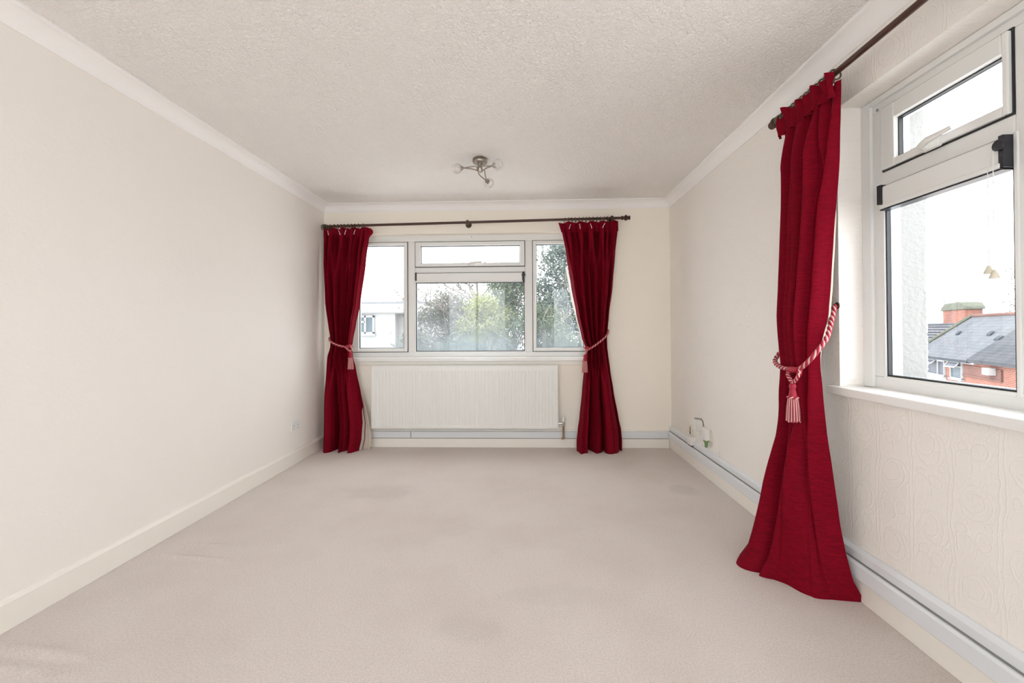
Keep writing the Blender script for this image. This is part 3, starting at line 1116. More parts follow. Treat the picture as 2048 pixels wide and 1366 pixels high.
# near curtain on the right wall; its hem spreads over the carpet
rows_n = [(2.16, (2.320, 1.905)), (1.88, (2.262, 1.920)), (1.50, (2.255, 1.952)), (1.34, (2.258, 1.972)), (1.215, (2.262, 1.995)), (1.09, (2.270, 2.020)), (1.02, (2.275, 2.025)), (0.97, (2.275, 2.020)),
          (0.88, (2.262, 2.008)), (0.70, (2.235, 1.995)), (0.55, (2.228, 1.982)), (0.33, (2.245, 1.975)), (0.2, (2.26, 1.965)), (0.1, (2.28, 1.945)), (0.0, (2.30, 1.930))]
amps_n = [(2.16, (0.10, 0.024)), (1.9, (0.112, 0.078)), (1.2, (0.120, 0.088)), (0.97, (0.130, 0.052)), (0.8, (0.135, 0.075)), (0.4, (0.15, 0.125)), (0.0, (0.17, 0.125))]
hem = [(2.31, 0.20), (2.29, 0.30), (2.27, 0.330), (2.160, 0.355), (2.115, 0.290), (2.060, 0.200), (1.955, 0.190), (1.948, 0.110), (1.930, 0.024)]
rings_n = [2.335, 2.305, 2.275, 2.245, 2.215, 2.18, 2.15, 2.115, 2.08, 2.045, 2.01, 1.975, 1.935]
curtain('curtain', 'crimson full-length curtain on the right wall beside the near window, hem spread on the carpet', rows_n, amps_n, mpr, 4.1, (8, 4.2, 3.1), 2.165, 0.97, rings_n, lambda a: 2.207,
        htop=0.026, scrunch=0.022, base_poly=hem, lin_grow=[(2.1, (0.0, 0.040)), (0.0, (0.0, 0.030))])


# ------------------------------------------------------------------ curtain poles
def pole(name, label, mp, a0, a1, zf, finials, brackets):
    t = empty(name, mp((a0 + a1) / 2, POLE_OUT, zf((a0 + a1) / 2)))
    tag(t, label, 'curtain pole', 'dark wooden curtain poles')
    MB().tube([mp(a0, POLE_OUT, zf(a0)), mp(a1, POLE_OUT, zf(a1))], 0.0125, 16).build('rod', 'wood', t, smooth=True)
    for (a, s_) in finials:
        ax = (Vector(mp(1, 0, 0)) - Vector(mp(0, 0, 0))) * s_
        MB().lathe([(-0.005, 0.015), (0.0, 0.019), (0.010, 0.020), (0.014, 0.014), (0.022, 0.014), (0.030, 0.024), (0.040, 0.028), (0.050, 0.024), (0.056, 0.015), (0.062, 0.015), (0.066, 0.020), (0.078, 0.020), (0.080, 0.010)],
                   mp(a, POLE_OUT, zf(a)), ax, 18).build('finial', 'wood', t, smooth=True)
    for a in brackets:
        z = zf(a)
        mb = MB()
        mb.lathe([(0, 0.030), (0.006, 0.030), (0.010, 0.022), (0.014, 0.012), (POLE_OUT - 0.012, 0.010)], mp(a, 0.0, z - 0.002), Vector(mp(0, 1, 0)) - Vector(mp(0, 0, 0)), 16)
        ax = (Vector(mp(1, 0, 0)) - Vector(mp(0, 0, 0)))
        mb.lathe([(-0.011, 0.018), (-0.009, 0.023), (0.009, 0.023), (0.011, 0.018)], mp(a, POLE_OUT, z), ax, 18)
        mb.build('bracket', 'brass', t, smooth=True)
    return t


pole('curtain_pole', 'dark wooden curtain pole across the far wall over the window', mpb, -1.962, 0.94, pole_z_back, [(0.925, 1)], [-0.548, 0.835, -1.945])
pole('curtain_pole', 'dark wooden curtain pole running along the right wall under the coving', mpr, 2.36, -0.62, lambda a: 2.207, [(2.345, 1), (-0.60, -1)], [2.352, 0.8, -0.5])


# ------------------------------------------------------------------ rope tiebacks
def smooth_path(pts, n):
    return [Vector(cat([tuple(p) for p in pts], i / (n - 1))) for i in range(n)]


def twisted(path, R0, r, mats, parent, turns_per_m=45, base='rope'):
    ln = 0
    frames = []
    up = Vector((0, 0, 1))
    for k, p in enumerate(path):
        a = path[max(0, k - 1)]; b = path[min(len(path) - 1, k + 1)]
        t = (b - a).normalized()
        sx = t.cross(up)
        if sx.length < 1e-4:
            sx = Vector((1, 0, 0))
        sx.normalize()
        u = sx.cross(t).normalized()
        if k:
            ln += (p - path[k - 1]).length
        frames.append((p, sx, u, ln))
    for j, (mt, nm) in enumerate(mats):
        ph = 2 * PI * j / len(mats)
        pts = [p + (sx * math.cos(2 * PI * turns_per_m * l + ph) + u * math.sin(2 * PI * turns_per_m * l + ph)) * R0 for p, sx, u, l in frames]
        MB().tube(pts, r * (1.18 if mt == 'cordred' else 0.86), 6).build(nm, mt, parent, smooth=True)


STR = [('cordcream', 'cream_strand'), ('cordred', 'red_strand'), ('cordcream', 'cream_strand'), ('cordred', 'red_strand')]


def tieback(label, path, loops, head, axis, sc_=1.0, toggle=None, hook=None, hookdir=None):
    head = Vector(head)
    t = empty('curtain_tieback', head)
    tag(t, label, 'curtain tieback', 'rope tiebacks with tassels')
    twisted(smooth_path(path, 150), 0.0055 * sc_, 0.0052 * sc_, STR, t, 17)
    for lp in loops:
        twisted(smooth_path(lp, 40), 0.0045 * sc_, 0.0043 * sc_, STR[:2] + STR[2:], t, 26)
    if toggle:
        a, b = Vector(toggle[0]), Vector(toggle[1])
        d = (b - a)
        L = d.length
        MB().lathe([(0, 0.009 * sc_), (0.004, 0.013 * sc_), (L * 0.5, 0.0155 * sc_), (L - 0.004, 0.013 * sc_), (L, 0.009 * sc_)], a, d, 14).build('toggle', 'cordred', t, smooth=True)
    # moulded head, collar and skirt
    s = sc_
    zs = sc_ * 1.28
    MB().lathe([(0.0, 0.006 * s), (-0.005 * zs, 0.013 * s), (-0.014 * zs, 0.0155 * s), (-0.022 * zs, 0.012 * s), (-0.030 * zs, 0.014 * s), (-0.044 * zs, 0.018 * s), (-0.050 * zs, 0.018 * s)],
               head, (0, 0, 1), 16).build('tassel_head', 'cordred', t, smooth=True)
    ring = [head + Vector((math.cos(a) * 0.020 * s, math.sin(a) * 0.020 * s, -0.052 * zs)) for a in [2 * PI * k / 24 for k in range(25)]]
    twisted(ring, 0.0032 * s, 0.0034 * s, STR[:2], t, 40)
    rr = random.Random(5)
    for nm, mt, off in (('tassel_fringe', 'cordcream', 0), ('tassel_fringe', 'cordred', 1)):
        mb = MB()
        for k in range(off, 30, 2):
            an = 2 * PI * k / 30
            for rad in (0.019, 0.012):
                r0 = rad * s
                r1 = r0 * 1.45
                dz = rr.uniform(-0.004, 0.004)
                ca, sa = math.cos(an + rad * 9), math.sin(an + rad * 9)
                mb.tube([head + Vector((ca * r0, sa * r0, -0.054 * zs)), head + Vector((ca * (r0 + r1) / 2 * 1.06, sa * (r0 + r1) / 2 * 1.06, -0.09 * zs)),
                         head + Vector((ca * r1, sa * r1, (-0.135 + dz) * zs))], 0.0024 * s, 5)
        o = mb.build(nm, mt, t, smooth=True)
        o['label'] = 'cream fringe' if off == 0 else 'crimson fringe'
    if hook is not None:
        h = Vector(hook)
        hd = Vector(hookdir)
        MB().lathe([(0, 0.016), (0.004, 0.016), (0.006, 0.006), (0.03, 0.005), (0.034, 0.009), (0.04, 0.009)], h, hd, 12).build('wall_hook', 'brass', t, smooth=True)
    return t


# near curtain
tieback('crimson and cream rope tieback with a tassel around the near right curtain',
        [(1.395, 2.085, 1.238), (1.355, 2.045, 1.175), (1.300, 1.995, 1.095), (1.238, 1.972, 1.030), (1.218, 1.995, 0.990), (1.210, 2.028, 0.963), (1.208, 2.070, 0.949),
         (1.208, 2.12, 0.950), (1.214, 2.20, 0.955), (1.232, 2.275, 0.972), (1.265, 2.315, 1.0), (1.32, 2.33, 1.05)],
        [[(1.205, 2.112, 0.946), (1.198, 2.108, 0.925), (1.196, 2.085, 0.905), (1.196, 2.066, 0.892)],
         [(1.205, 2.028, 0.955), (1.198, 2.022, 0.938), (1.196, 2.040, 0.912), (1.196, 2.064, 0.892)]],
        (1.195, 2.065, 0.893), 0, 0.98, ((1.200, 2.112, 0.950), (1.200, 2.036, 0.953)), (XR, 2.085, 1.238), (-1, 0, 0))
# far left
yb0 = YB - 0.165
tieback('crimson and cream rope tieback with a tassel on the far left curtain',
        [(-1.915, YB - 0.02, 1.085), (-1.905, YB - 0.07, 1.08), (-1.886, YB - 0.13, 1.066), (-1.86, yb0, 1.045), (-1.82, yb0 - 0.006, 1.022), (-1.77, yb0 - 0.008, 1.004), (-1.72, yb0 - 0.006, 0.993), (-1.69, yb0 + 0.005, 0.99), (-1.662, YB - 0.12, 0.998)],
        [[(-1.712, yb0 - 0.012, 0.996), (-1.700, yb0 - 0.016, 0.980), (-1.680, yb0 - 0.02, 0.962), (-1.660, yb0 - 0.02, 0.950)],
         [(-1.668, yb0 - 0.010, 0.998), (-1.650, yb0 - 0.016, 0.985), (-1.648, yb0 - 0.02, 0.965), (-1.658, yb0 - 0.02, 0.950)]],
        (-1.656, yb0 - 0.022, 0.948), 0, 0.95, ((-1.706, yb0 - 0.010, 0.996), (-1.660, yb0 - 0.008, 1.004)), (-1.915, YB, 1.085), (0, -1, 0))
# far right
tieback('crimson and cream rope tieback with a tassel on the far right curtain',
        [(0.800, YB - 0.02, 1.135), (0.795, YB - 0.07, 1.13), (0.778, YB - 0.13, 1.105), (0.745, yb0, 1.068), (0.70, yb0 - 0.006, 1.030), (0.65, yb0 - 0.006, 0.992), (0.61, yb0 - 0.002, 0.968), (0.585, yb0 + 0.006, 0.957), (0.562, YB - 0.12, 0.975)],
        [[(0.588, yb0 - 0.01, 0.962), (0.575, yb0 - 0.016, 0.945), (0.566, yb0 - 0.018, 0.925), (0.560, yb0 - 0.018, 0.912)]],
        (0.556, yb0 - 0.016, 0.912), 0, 0.95, ((0.560, yb0 - 0.006, 0.978), (0.600, yb0 - 0.012, 0.968)), (0.800, YB, 1.135), (0, -1, 0))


# ------------------------------------------------------------------ radiator
ra = empty('radiator', (-0.59, YB - 0.06, 0.2))
tag(ra, 'long white ribbed panel radiator on the far wall under the window', 'radiator')
RX0, RX1, RZ0, RZ1 = -1.490, 0.311, 0.203, 0.800
RY = YB - 0.100
pf = MB()
cols = []
x = RX0 + 0.028
cols += [(RX0, 0.004), (RX0 + 0.004, 0.0), (RX0 + 0.026, 0.0)]
npit = 54
pitch = (RX1 - RX0 - 0.056) / npit
for k in range(npit):
    b = RX0 + 0.028 + k * pitch
    cols += [(b + pitch * 0.10, 0.0), (b + pitch * 0.24, 0.0032), (b + pitch * 0.50, 0.0032), (b + pitch * 0.64, 0.0)]
cols += [(RX1 - 0.026, 0.0), (RX1 - 0.004, 0.0), (RX1, 0.004)]
zr = [(RZ0, 0.0, 0), (RZ0 + 0.02, 0.0, 0), (RZ0 + 0.036, 1.0, 0), (RZ1 - 0.060, 1.0, 0), (RZ1 - 0.046, 0.0, 0), (RZ1 - 0.006, 0.0, 0), (RZ1, 0.0, 0.004)]
for (z, g, back) in zr:
    for (cx, dd) in cols:
        edge = dd == 0.004
        pf.v.append((cx, RY + (dd if edge else dd * g) + back, z))
nc = len(cols)
for j in range(len(zr) - 1):
    for i in range(nc - 1):
        a = j * nc + i
        pf.f.append((a, a + 1, a + nc + 1, a + nc))
pf.build('front_panel', 'rad', ra)
MB().box(RX0 + 0.01, RX1 - 0.01, RY + 0.065, RY + 0.08, RZ0 - 0.02, RZ1 - 0.01).build('rear_panel', 'rad', ra)
tg = MB().box(RX0, RX1, RY + 0.003, RY + 0.008, RZ1 - 0.012, RZ1 + 0.006).box(RX0, RX1, RY + 0.072, RY + 0.078, RZ1 - 0.012, RZ1 + 0.006)
k = RX0 + 0.005
while k < RX1:
    tg.box(k, k + 0.004, RY + 0.006, RY + 0.074, RZ1 - 0.004, RZ1 + 0.004)
    k += 0.03
tg.build('top_grille', 'rad', ra)
MB().box(RX0 - 0.003, RX0 + 0.001, RY + 0.004, RY + 0.078, RZ0, RZ1 + 0.004).build('side_panel', 'rad', ra)
MB().box(RX1 - 0.001, RX1 + 0.003, RY + 0.004, RY + 0.078, RZ0, RZ1 + 0.004).build('side_panel', 'rad', ra)
for bx in (-1.2, 0.0):
    MB().box(bx, bx + 0.03, RY + 0.075, YB - 0.001, 0.3, 0.7).build('wall_bracket', 'rad', ra)
VY = RY + 0.045
vl = MB()
vl.lathe([(0, 0.011), (0.018, 0.011), (0.019, 0.014), (0.034, 0.014), (0.035, 0.010), (0.052, 0.010)], (RX1 - 0.002, VY, 0.243), (1, 0, 0), 12)
vl.lathe([(-0.028, 0.010), (-0.024, 0.013), (0.010, 0.013), (0.012, 0.010), (0.018, 0.010)], (RX1 + 0.052, VY, 0.243), (0, 0, 1), 12)
vo = vl.build('valve', 'chrome', ra, smooth=True)
vo['label'] = 'chrome radiator valve'
MB().lathe([(0, 0.012), (0.002, 0.014), (0.048, 0.013), (0.052, 0.009)], (RX1 + 0.052, VY, 0.258), (0, 0, 1), 14).build('valve_cap', 'white', vo, smooth=True)
MB().tube([(RX1 + 0.052, VY, 0.216), (RX1 + 0.052, VY, 0.115), (RX1 + 0.052, VY, 0.10)], [0.0085, 0.0085, 0.013], 10).build('pipe', 'copper', ra, smooth=True)
MB().tube([(RX1 + 0.052, VY, 0.10), (RX1 + 0.048, YB - 0.02, 0.092)], 0.012, 10).build('pipe', 'copper', ra, smooth=True)


# ------------------------------------------------------------------ ceiling light
lx, ly = -0.323, 3.30
la = empty('ceiling_light', (lx, ly, H))
tag(la, 'brushed nickel ceiling light with three curved arms and clear glass shades', 'ceiling light')
MB().lathe([(0, 0.050), (-0.006, 0.054), (-0.026, 0.054), (-0.032, 0.050), (-0.033, 0.012)], (lx, ly, H), (0, 0, 1), 32).build('ceiling_rose', 'nickel', la, smooth=True)
MB().lathe([(-0.030, 0.019), (-0.094, 0.019), (-0.098, 0.016), (-0.099, 0.004)], (lx, ly, H), (0, 0, 1), 20).build('stem', 'nickel', la, smooth=True)
globes = [(-0.496, 3.33, 2.338, 1), (-0.188, 3.22, 2.322, -1), (-0.272, 3.47, 2.276, 1)]
for (gx, gy, gz, sg) in globes:
    g = Vector((gx, gy, gz))
    d = Vector((gx - lx, gy - ly, 0))
    dn = d.normalized()
    pr_ = Vector((-dn.y, dn.x, 0)) * sg
    tip = g - dn * 0.050 + Vector((0, 0, 0.004))
    p0 = Vector((lx, ly, H - 0.07)) - dn * 0.018 + pr_ * 0.016
    for q, zz in ((0, 0.0), (1, -0.02)):
        off = Vector((0, 0, zz))
        start = p0 + off if q == 0 else Vector((lx, ly, H - 0.086)) + dn * 0.015 - pr_ * 0.008
        path = smooth_path([start, Vector((lx, ly, H - 0.066)) + pr_ * (0.035 if q == 0 else -0.02) + dn * 0.03 + off * 0.5, tip * 0.55 + Vector((lx, ly, H - 0.072)) * 0.45 + pr_ * (0.028 if q == 0 else -0.012), tip], 24)
        MB().tube(path, 0.0042, 8).build('arm', 'nickel', la, smooth=True)
    # cup gripping the shade
    cupo = MB().lathe([(0, 0.006), (0.006, 0.012), (0.018, 0.019), (0.020, 0.019), (0.021, 0.006)], tip, dn, 16).build('lamp_holder', 'nickel', la, smooth=True)
    # faceted open glass shade
    prf = [(0.012, 0.016), (0.022, 0.028), (0.036, 0.037), (0.052, 0.040), (0.068, 0.036), (0.080, 0.026), (0.076, 0.023), (0.064, 0.033), (0.052, 0.0365), (0.037, 0.034), (0.024, 0.025), (0.016, 0.012)]
    MB().lathe(prf, tip, dn, 14).build('glass_shade', 'crystal', la)
    MB().lathe([(0.02, 0.004), (0.024, 0.006), (0.045, 0.006), (0.05, 0.002)], tip, dn, 10).build('bulb', 'bulb', la, smooth=True)

# ------------------------------------------------------------------ sockets and small electrics
def face_plate(mb, x0, x1, y0, y1, z0, z1):
    return mb.box(x0, x1, y0, y1, z0, z1)


sk = empty('wall_socket', (XL, 3.84, 0.33))
tag(sk, 'white double socket low on the left wall near the corner', 'wall socket')
MB().box(XL, XL + 0.010, 3.772, 3.915, 0.290, 0.376).build('faceplate', 'white', sk, bevel=0.003)
for yy in (3.80, 3.885):
    MB().box(XL + 0.010, XL + 0.014, yy - 0.008, yy + 0.008, 0.345, 0.365).build('switch', 'white', sk, bevel=0.001)
for yy in (3.808, 3.878):
    mb = MB().box(XL + 0.0095, XL + 0.0106, yy - 0.003, yy + 0.003, 0.325, 0.337).box(XL + 0.0095, XL + 0.0106, yy - 0.014, yy - 0.007, 0.305, 0.309).box(XL + 0.0095, XL + 0.0106, yy + 0.007, yy + 0.014, 0.305, 0.309)
    mb.build('pin_holes', 'grey', sk)

jb = empty('junction_box', (XR, 3.70, 0.325))
tag(jb, 'white surface-mounted box with a thin black cable, upper of the boxes by the far corner', 'electrical box')
MB().box(XR - 0.046, XR, 3.655, 3.742, 0.328, 0.414).build('box_body', 'white', jb, bevel=0.004)
MB().box(XR - 0.050, XR - 0.046, 3.653, 3.744, 0.326, 0.416).build('faceplate', 'white', jb, bevel=0.002)
MB().tube([(XR - 0.03, 3.735, 0.418), (XR - 0.010, 3.66, 0.424), (XR - 0.004, 3.640, 0.412), (XR - 0.004, 3.628, 0.39), (XR - 0.004, 3.618, 0.362)], 0.0028, 6).build('cable', 'black', jb, smooth=True)
MB().box(XR - 0.018, XR, 3.672, 3.712, 0.205, 0.326).build('conduit', 'white', jb, bevel=0.002)
MB().box(XR - 0.024, XR, 3.664, 3.720, 0.215, 0.245).build('conduit_collar', 'white', jb, bevel=0.002)

ps = empty('wall_socket', (XR, 3.59, 0.29))
tag(ps, 'white flush socket plate by the far corner of the right wall, air freshener plugged in', 'wall socket')
MB().box(XR - 0.010, XR, 3.475, 3.622, 0.288, 0.374).build('faceplate', 'cream_plastic', ps, bevel=0.003)
MB().box(XR - 0.014, XR - 0.010, 3.588, 3.606, 0.328, 0.346).build('switch', 'grey', ps)

af = empty('air_freshener', (XR - 0.03, 3.51, 0.24))
tag(af, 'white plug-in air freshener with green refill in the right wall socket', 'air freshener')
MB().box(XR - 0.052, XR - 0.0102, 3.472, 3.545, 0.292, 0.384).build('body', 'white', af, bevel=0.010)
MB().lathe([(0.0, 0.006), (0.004, 0.010), (0.036, 0.013), (0.048, 0.020), (0.056, 0.020)], (XR - 0.030, 3.508, 0.236), (0, 0, 1), 12).build('refill_bottle', 'green', af, smooth=True)

tb = empty('telephone_socket', (XR, 3.84, 0.165))
tag(tb, 'white boxy phone socket just above the trunking by the far corner', 'telephone socket')
MB().box(XR - 0.046, XR, 3.792, 3.872, 0.178, 0.250).build('box_body', 'white', tb, bevel=0.004)
MB().box(XR - 0.042, XR, 3.796, 3.868, 0.170, 0.1785).build('base', 'grey', tb)
ae = empty('aerial_socket', (XR, 3.88, 0.26))
tag(ae, 'cream aerial socket with short black lead above the phone socket', 'aerial socket')
MB().box(XR - 0.020, XR, 3.855, 3.935, 0.262, 0.330).build('faceplate', 'cream_plastic', ae, bevel=0.003)
MB().tube([(XR - 0.024, 3.862, 0.322), (XR - 0.024, 3.860, 0.290), (XR - 0.024, 3.858, 0.262)], [0.0025, 0.0025, 0.004], 6).build('lead', 'black', ae, smooth=True)
cc = MB().box(XR - 0.016, XR - 0.0005, 3.335, 3.372, 0.214, 0.242).build('cable_clip', 'white', bevel=0.004)
tag(cc, 'small white cable clip on top of the trunking, nearest to the curtain', 'cable clip')

# ------------------------------------------------------------------ outside: ground and house wall
GZ = -5.4
struct(MB().box(-90, 90, -60, 110, GZ - 0.2, GZ).build('ground', 'bounce_ground', origin=(0, 0, GZ)), 'ground far below the windows, lightened to bounce daylight')
# outer skin of the flat's own wall, roughcast
sk_ = MB()
sk_.box(XR + TH, XR + TH + 0.012, RW1, YB + TH, -1, H + 0.3).box(XR + 0.19, XR + TH + 0.012, RW1 + 0.001, RW1 + 0.02, 0.8, RT + 0.02)
sk_.box(XR + TH, XR + TH + 0.012, YR - TH, YB + TH, H, H + 0.3)


def rough_return(u, v):
    # roughcast return of the outer wall beside the right window
    x = XR + 0.186 + u * (TH - 0.186 + 0.014)
    z = 0.80 + v * (RT - 0.80 + 0.05)
    n = noise.noise(Vector((x * 60, 0, z * 60))) * 0.004 + noise.noise(Vector((x * 140, 3, z * 140))) * 0.003
    k = max(0, (u - 0.78) / 0.22)
    return (x + n * k * 2, RW1 - 0.012 - abs(n) * 0.6 * k + 0.02 * max(0, (u - 0.93) / 0.07) ** 2, z)


rr_ = MB().grid(rough_return, 30, 260).build('trim_render_return', 'render', smooth=True, fixn=False)
struct(rr_, 'pale roughcast return outside the right window')
struct(sk_.build('wall_outer_skin', 'render', origin=(XR, 0, 0)), 'pale roughcast outer wall')
ex = MB().box(XR + 0.19, XR + TH + 0.05, RW0, RW1 - 0.02, 0.78, 0.845)
struct(ex.build('trim_outer_sill_right', 'extwhite', origin=(XR, 0, 0.8)))
ex = MB().box(BW0, BW1, YB + 0.155, YB + TH + 0.05, 0.78, 0.845)
struct(ex.build('trim_outer_sill_back', 'extwhite', origin=(0, YB, 0.8)))

# ------------------------------------------------------------------ white flat-roofed building beyond the far window
wbz = empty('apartment_block', (-8, 20, GZ))
tag(wbz, 'white flat-roofed block seen through the left pane of the far window', 'building')
mb = MB().box(-16, -5.22, 18, 26, GZ, 1.92).box(-5.22, -3.95, 18.5, 26, GZ, 1.92)
mb.build('wall', 'extwhite', wbz)
MB().box(-16.2, -3.80, 17.75, 26.2, 1.92, 2.29).build('fascia', 'extwhite', wbz)
MB().box(-16.3, -3.75, 17.70, 26.3, 2.29, 2.345).build('roof_edge', 'extgrey', wbz)
MB().box(-16.2, -3.85, 17.9, 18.0, 1.885, 1.92).build('soffit_line', 'exttrim', wbz)
MB().box(-5.02, -4.86, 18.46, 18.5, 1.76, 1.84).build('vent', 'extgrey', wbz)


def ext_window(parent, mk, a0, a1, z0, z1, muls, tr, glassmat, framemat='exttrim', openlight=None):
    """mk(a, d, z) -> world, d outwards"""
    def bx(m, p0, p1, q0, q1, d0, d1):
        pts = [mk(p0, d0, q0), mk(p1, d0, q0), mk(p1, d0, q1), mk(p0, d0, q1)]
        v = Vector(mk(p0, d1, q0)) - Vector(mk(p0, d0, q0))
        m.extrude(pts, v)
    f = MB()
    w = 0.07
    bx(f, a0, a0 + w, z0, z1, 0, 0.08); bx(f, a1 - w, a1, z0, z1, 0, 0.08)
    bx(f, a0, a1, z0, z0 + w, 0, 0.08); bx(f, a0, a1, z1 - w, z1, 0, 0.08)
    for mu in muls:
        bx(f, mu - w / 2, mu + w / 2, z0, z1, 0, 0.08)
    for (p0, p1, zz) in tr:
        bx(f, p0, p1, zz - w / 2, zz + w / 2, 0, 0.08)
    bx(f, a0 - 0.05, a1 + 0.05, z0 - 0.07, z0, 0, 0.14)
    fo = f.build('window', framemat, parent)
    g = MB()
    bx(g, a0 + 0.01, a1 - 0.01, z0 + 0.01, z1 - 0.01, 0, 0.03)
    g.build('pane', glassmat, fo)
    if openlight:
        (p0, p1, q0, q1) = openlight
        ol = MB()
        def slab(pp0, pp1, k0, k1):
            A = [mk(pp0, 0.10 + 0.22 * k0, q1 - (q1 - q0) * k0), mk(pp1, 0.10 + 0.22 * k0, q1 - (q1 - q0) * k0),
                 mk(pp1, 0.10 + 0.22 * k1, q1 - (q1 - q0) * k1), mk(pp0, 0.10 + 0.22 * k1, q1 - (q1 - q0) * k1)]
            ol.extrude(A, Vector(mk(0, 0.04, 0)) - Vector(mk(0, 0, 0)))
        slab(p0, p0 + 0.06, 0, 1); slab(p1 - 0.06, p1, 0, 1); slab(p0, p1, 0, 0.18); slab(p0, p1, 0.82, 1)
        oo = ol.build('open_light', framemat, fo)
        pg = MB()
        A = [mk(p0 + 0.05, 0.11 + 0.03, q1 - 0.04), mk(p1 - 0.05, 0.11 + 0.03, q1 - 0.04), mk(p1 - 0.05, 0.11 + 0.19, q0 + 0.04), mk(p0 + 0.05, 0.11 + 0.19, q0 + 0.04)]
        pg.poly(A)
        pg.build('open_pane', 'extglass', fo)
    return fo


mkw = lambda a, d, z: (a, 18.0 - d, z)
ext_window(wbz, mkw, -7.35, -6.05, 1.07, 1.80, [-6.42], [(-7.3, -6.42, 1.55)], 'extglass2')
ext_window(wbz, mkw, -11.0, -9.5, 1.07, 1.80, [-10.2], [], 'extglass2')

# ------------------------------------------------------------------ brick terrace beyond the right window
A0 = Vector((23.4, 27.1, 0))
DD = Vector((-0.37793, -0.92583, 0))
IN = Vector((0.92583, -0.37793, 0))     # away from us


def hk(s_, d, z):
    """s along facade, d outwards towards us"""
    p = A0 + DD * s_ - IN * d
    return (p.x, p.y, z)


def hbox(m, s0, s1, d0, d1, z0, z1):
    m.extrude([hk(s0, d0, z0), hk(s1, d0, z0), hk(s1, d0, z1), hk(s0, d0, z1)], -IN * (d1 - d0))
    return m


EZ, RZ_, RD = -0.40, 1.86, 2.65      # eaves, ridge height, ridge depth


def rp(s_, t, lift=0.0):
    """point on the front roof slope; t 0 eaves .. 1 ridge"""
    p = A0 + DD * s_ + IN * (RD * t - 0.18)
    return (p.x, p.y, EZ + (RZ_ - EZ) * t + lift)


def roof_slab(m, quad, th=0.1):
    m.extrude(quad, (0, 0, -th))


th = empty('terraced_house', hk(2, -2, GZ))
tag(th, 'red brick terrace with pale slate roof seen through the right window', 'house')
mb = MB()
hbox(mb, -1.9, 12.0, -2 * RD, 0, GZ, EZ - 0.02)
# gable peak end at left party line
mb.build('wall', 'brick', th)
m = MB()
roof_slab(m, [rp(-1.95, 0), rp(5.15, 0), rp(5.15, 1), rp(-1.35, 1)])
m.build('roof', 'slate', th)
m = MB()
q0, q1 = rp(-1.35, 1), rp(12, 1)
bk0 = Vector(q0) + IN * RD + Vector((0, 0, EZ - RZ_)); bk1 = Vector(q1) + IN * RD + Vector((0, 0, EZ - RZ_))
roof_slab(m, [q0, q1, tuple(bk1), tuple(bk0)])
m.build('roof', 'slate', th)
m = MB()
roof_slab(m, [rp(4.95, -0.02, 0.13), rp(12, -0.02, 0.13), rp(12, 0.98, 0.13), rp(5.2, 0.98, 0.13)], 0.16)
o = m.build('roof', 'slate2', th)
o['label'] = 'darker grey slate roof section'
m = MB().tube([rp(-1.35, 1, 0.03), rp(12, 1, 0.03)], 0.10, 8)
o = m.build('ridge_tiles', 'brick_dark', th)
m = MB()
for (t0, t1) in ((0, 1),):
    m.tube([rp(-1.95, 0, 0.06), rp(-1.35, 1, 0.06)], 0.11, 6)
m.build('verge', 'moss', th)
m = MB()
hbox(m, -1.95, 5.0, 0.12, 0.26, EZ - 0.12, EZ - 0.0)
m.build('gutter', 'gutter', th)
m = MB()
hbox(m, -1.95, 5.3, 0.0, 0.12, EZ - 0.17, EZ - 0.06)
m.build('fascia', 'exttrim', th)
m = MB()
hbox(m, 5.0, 12, 0.1, 0.2, EZ - 0.08, EZ + 0.03)
m.build('gutter', 'gutter', th)
# slate vents and lump at the roof joint
m = MB()
roof_slab(m, [rp(0.0, 0.52, 0.08), rp(0.3, 0.52, 0.08), rp(0.3, 0.58, 0.12), rp(0.0, 0.58, 0.12)], 0.05)
roof_slab(m, [rp(3.2, 0.52, 0.08), rp(3.55, 0.52, 0.08), rp(3.55, 0.58, 0.12), rp(3.2, 0.58, 0.12)], 0.05)
roof_slab(m, [rp(4.75, 0.38, 0.2), rp(5.15, 0.38, 0.2), rp(5.15, 0.45, 0.2), rp(4.75, 0.45, 0.2)], 0.1)
m.build('roof_vents', 'gutter', th)
mkh = lambda a, d, z: hk(a, d, z)
ext_window(th, mkh, -1.2, 2.17, -1.42, -0.56, [-0.15, 1.35], [], 'extglass', openlight=(0.1, 1.3, -0.80, -0.56))
ext_window(th, mkh, 2.80, 4.03, -1.42, -0.52, [], [(2.85, 4.0, -0.78)], 'extglass2', openlight=(2.82, 4.0, -0.82, -0.52))
m = MB()
hbox(m, 4.18, 7.33, 0, 0.05, -1.14, -0.70)
o = m.build('blocked_panel', 'brick_dark', th)
m = MB()
hbox(m, 4.12, 7.40, 0, 0.07, -0.72, -0.66); hbox(m, 4.12, 7.40, 0, 0.07, -1.18, -1.10); hbox(m, 7.30, 7.40, 0, 0.07, -1.12, -0.70)
m.build('panel_edging', 'brick_dark', th)
m = MB()
hbox(m, 6.44, 6.98, 0.05, 0.30, -0.93, -0.62)
o = m.build('vent_box', 'extwhite', th)
o['label'] = 'white boiler vent box'
m = MB()
hbox(m, -1.0, 2.2, 0, 0.03, -1.75, -1.50)
m.build('render_patch', 'extwhite', th)

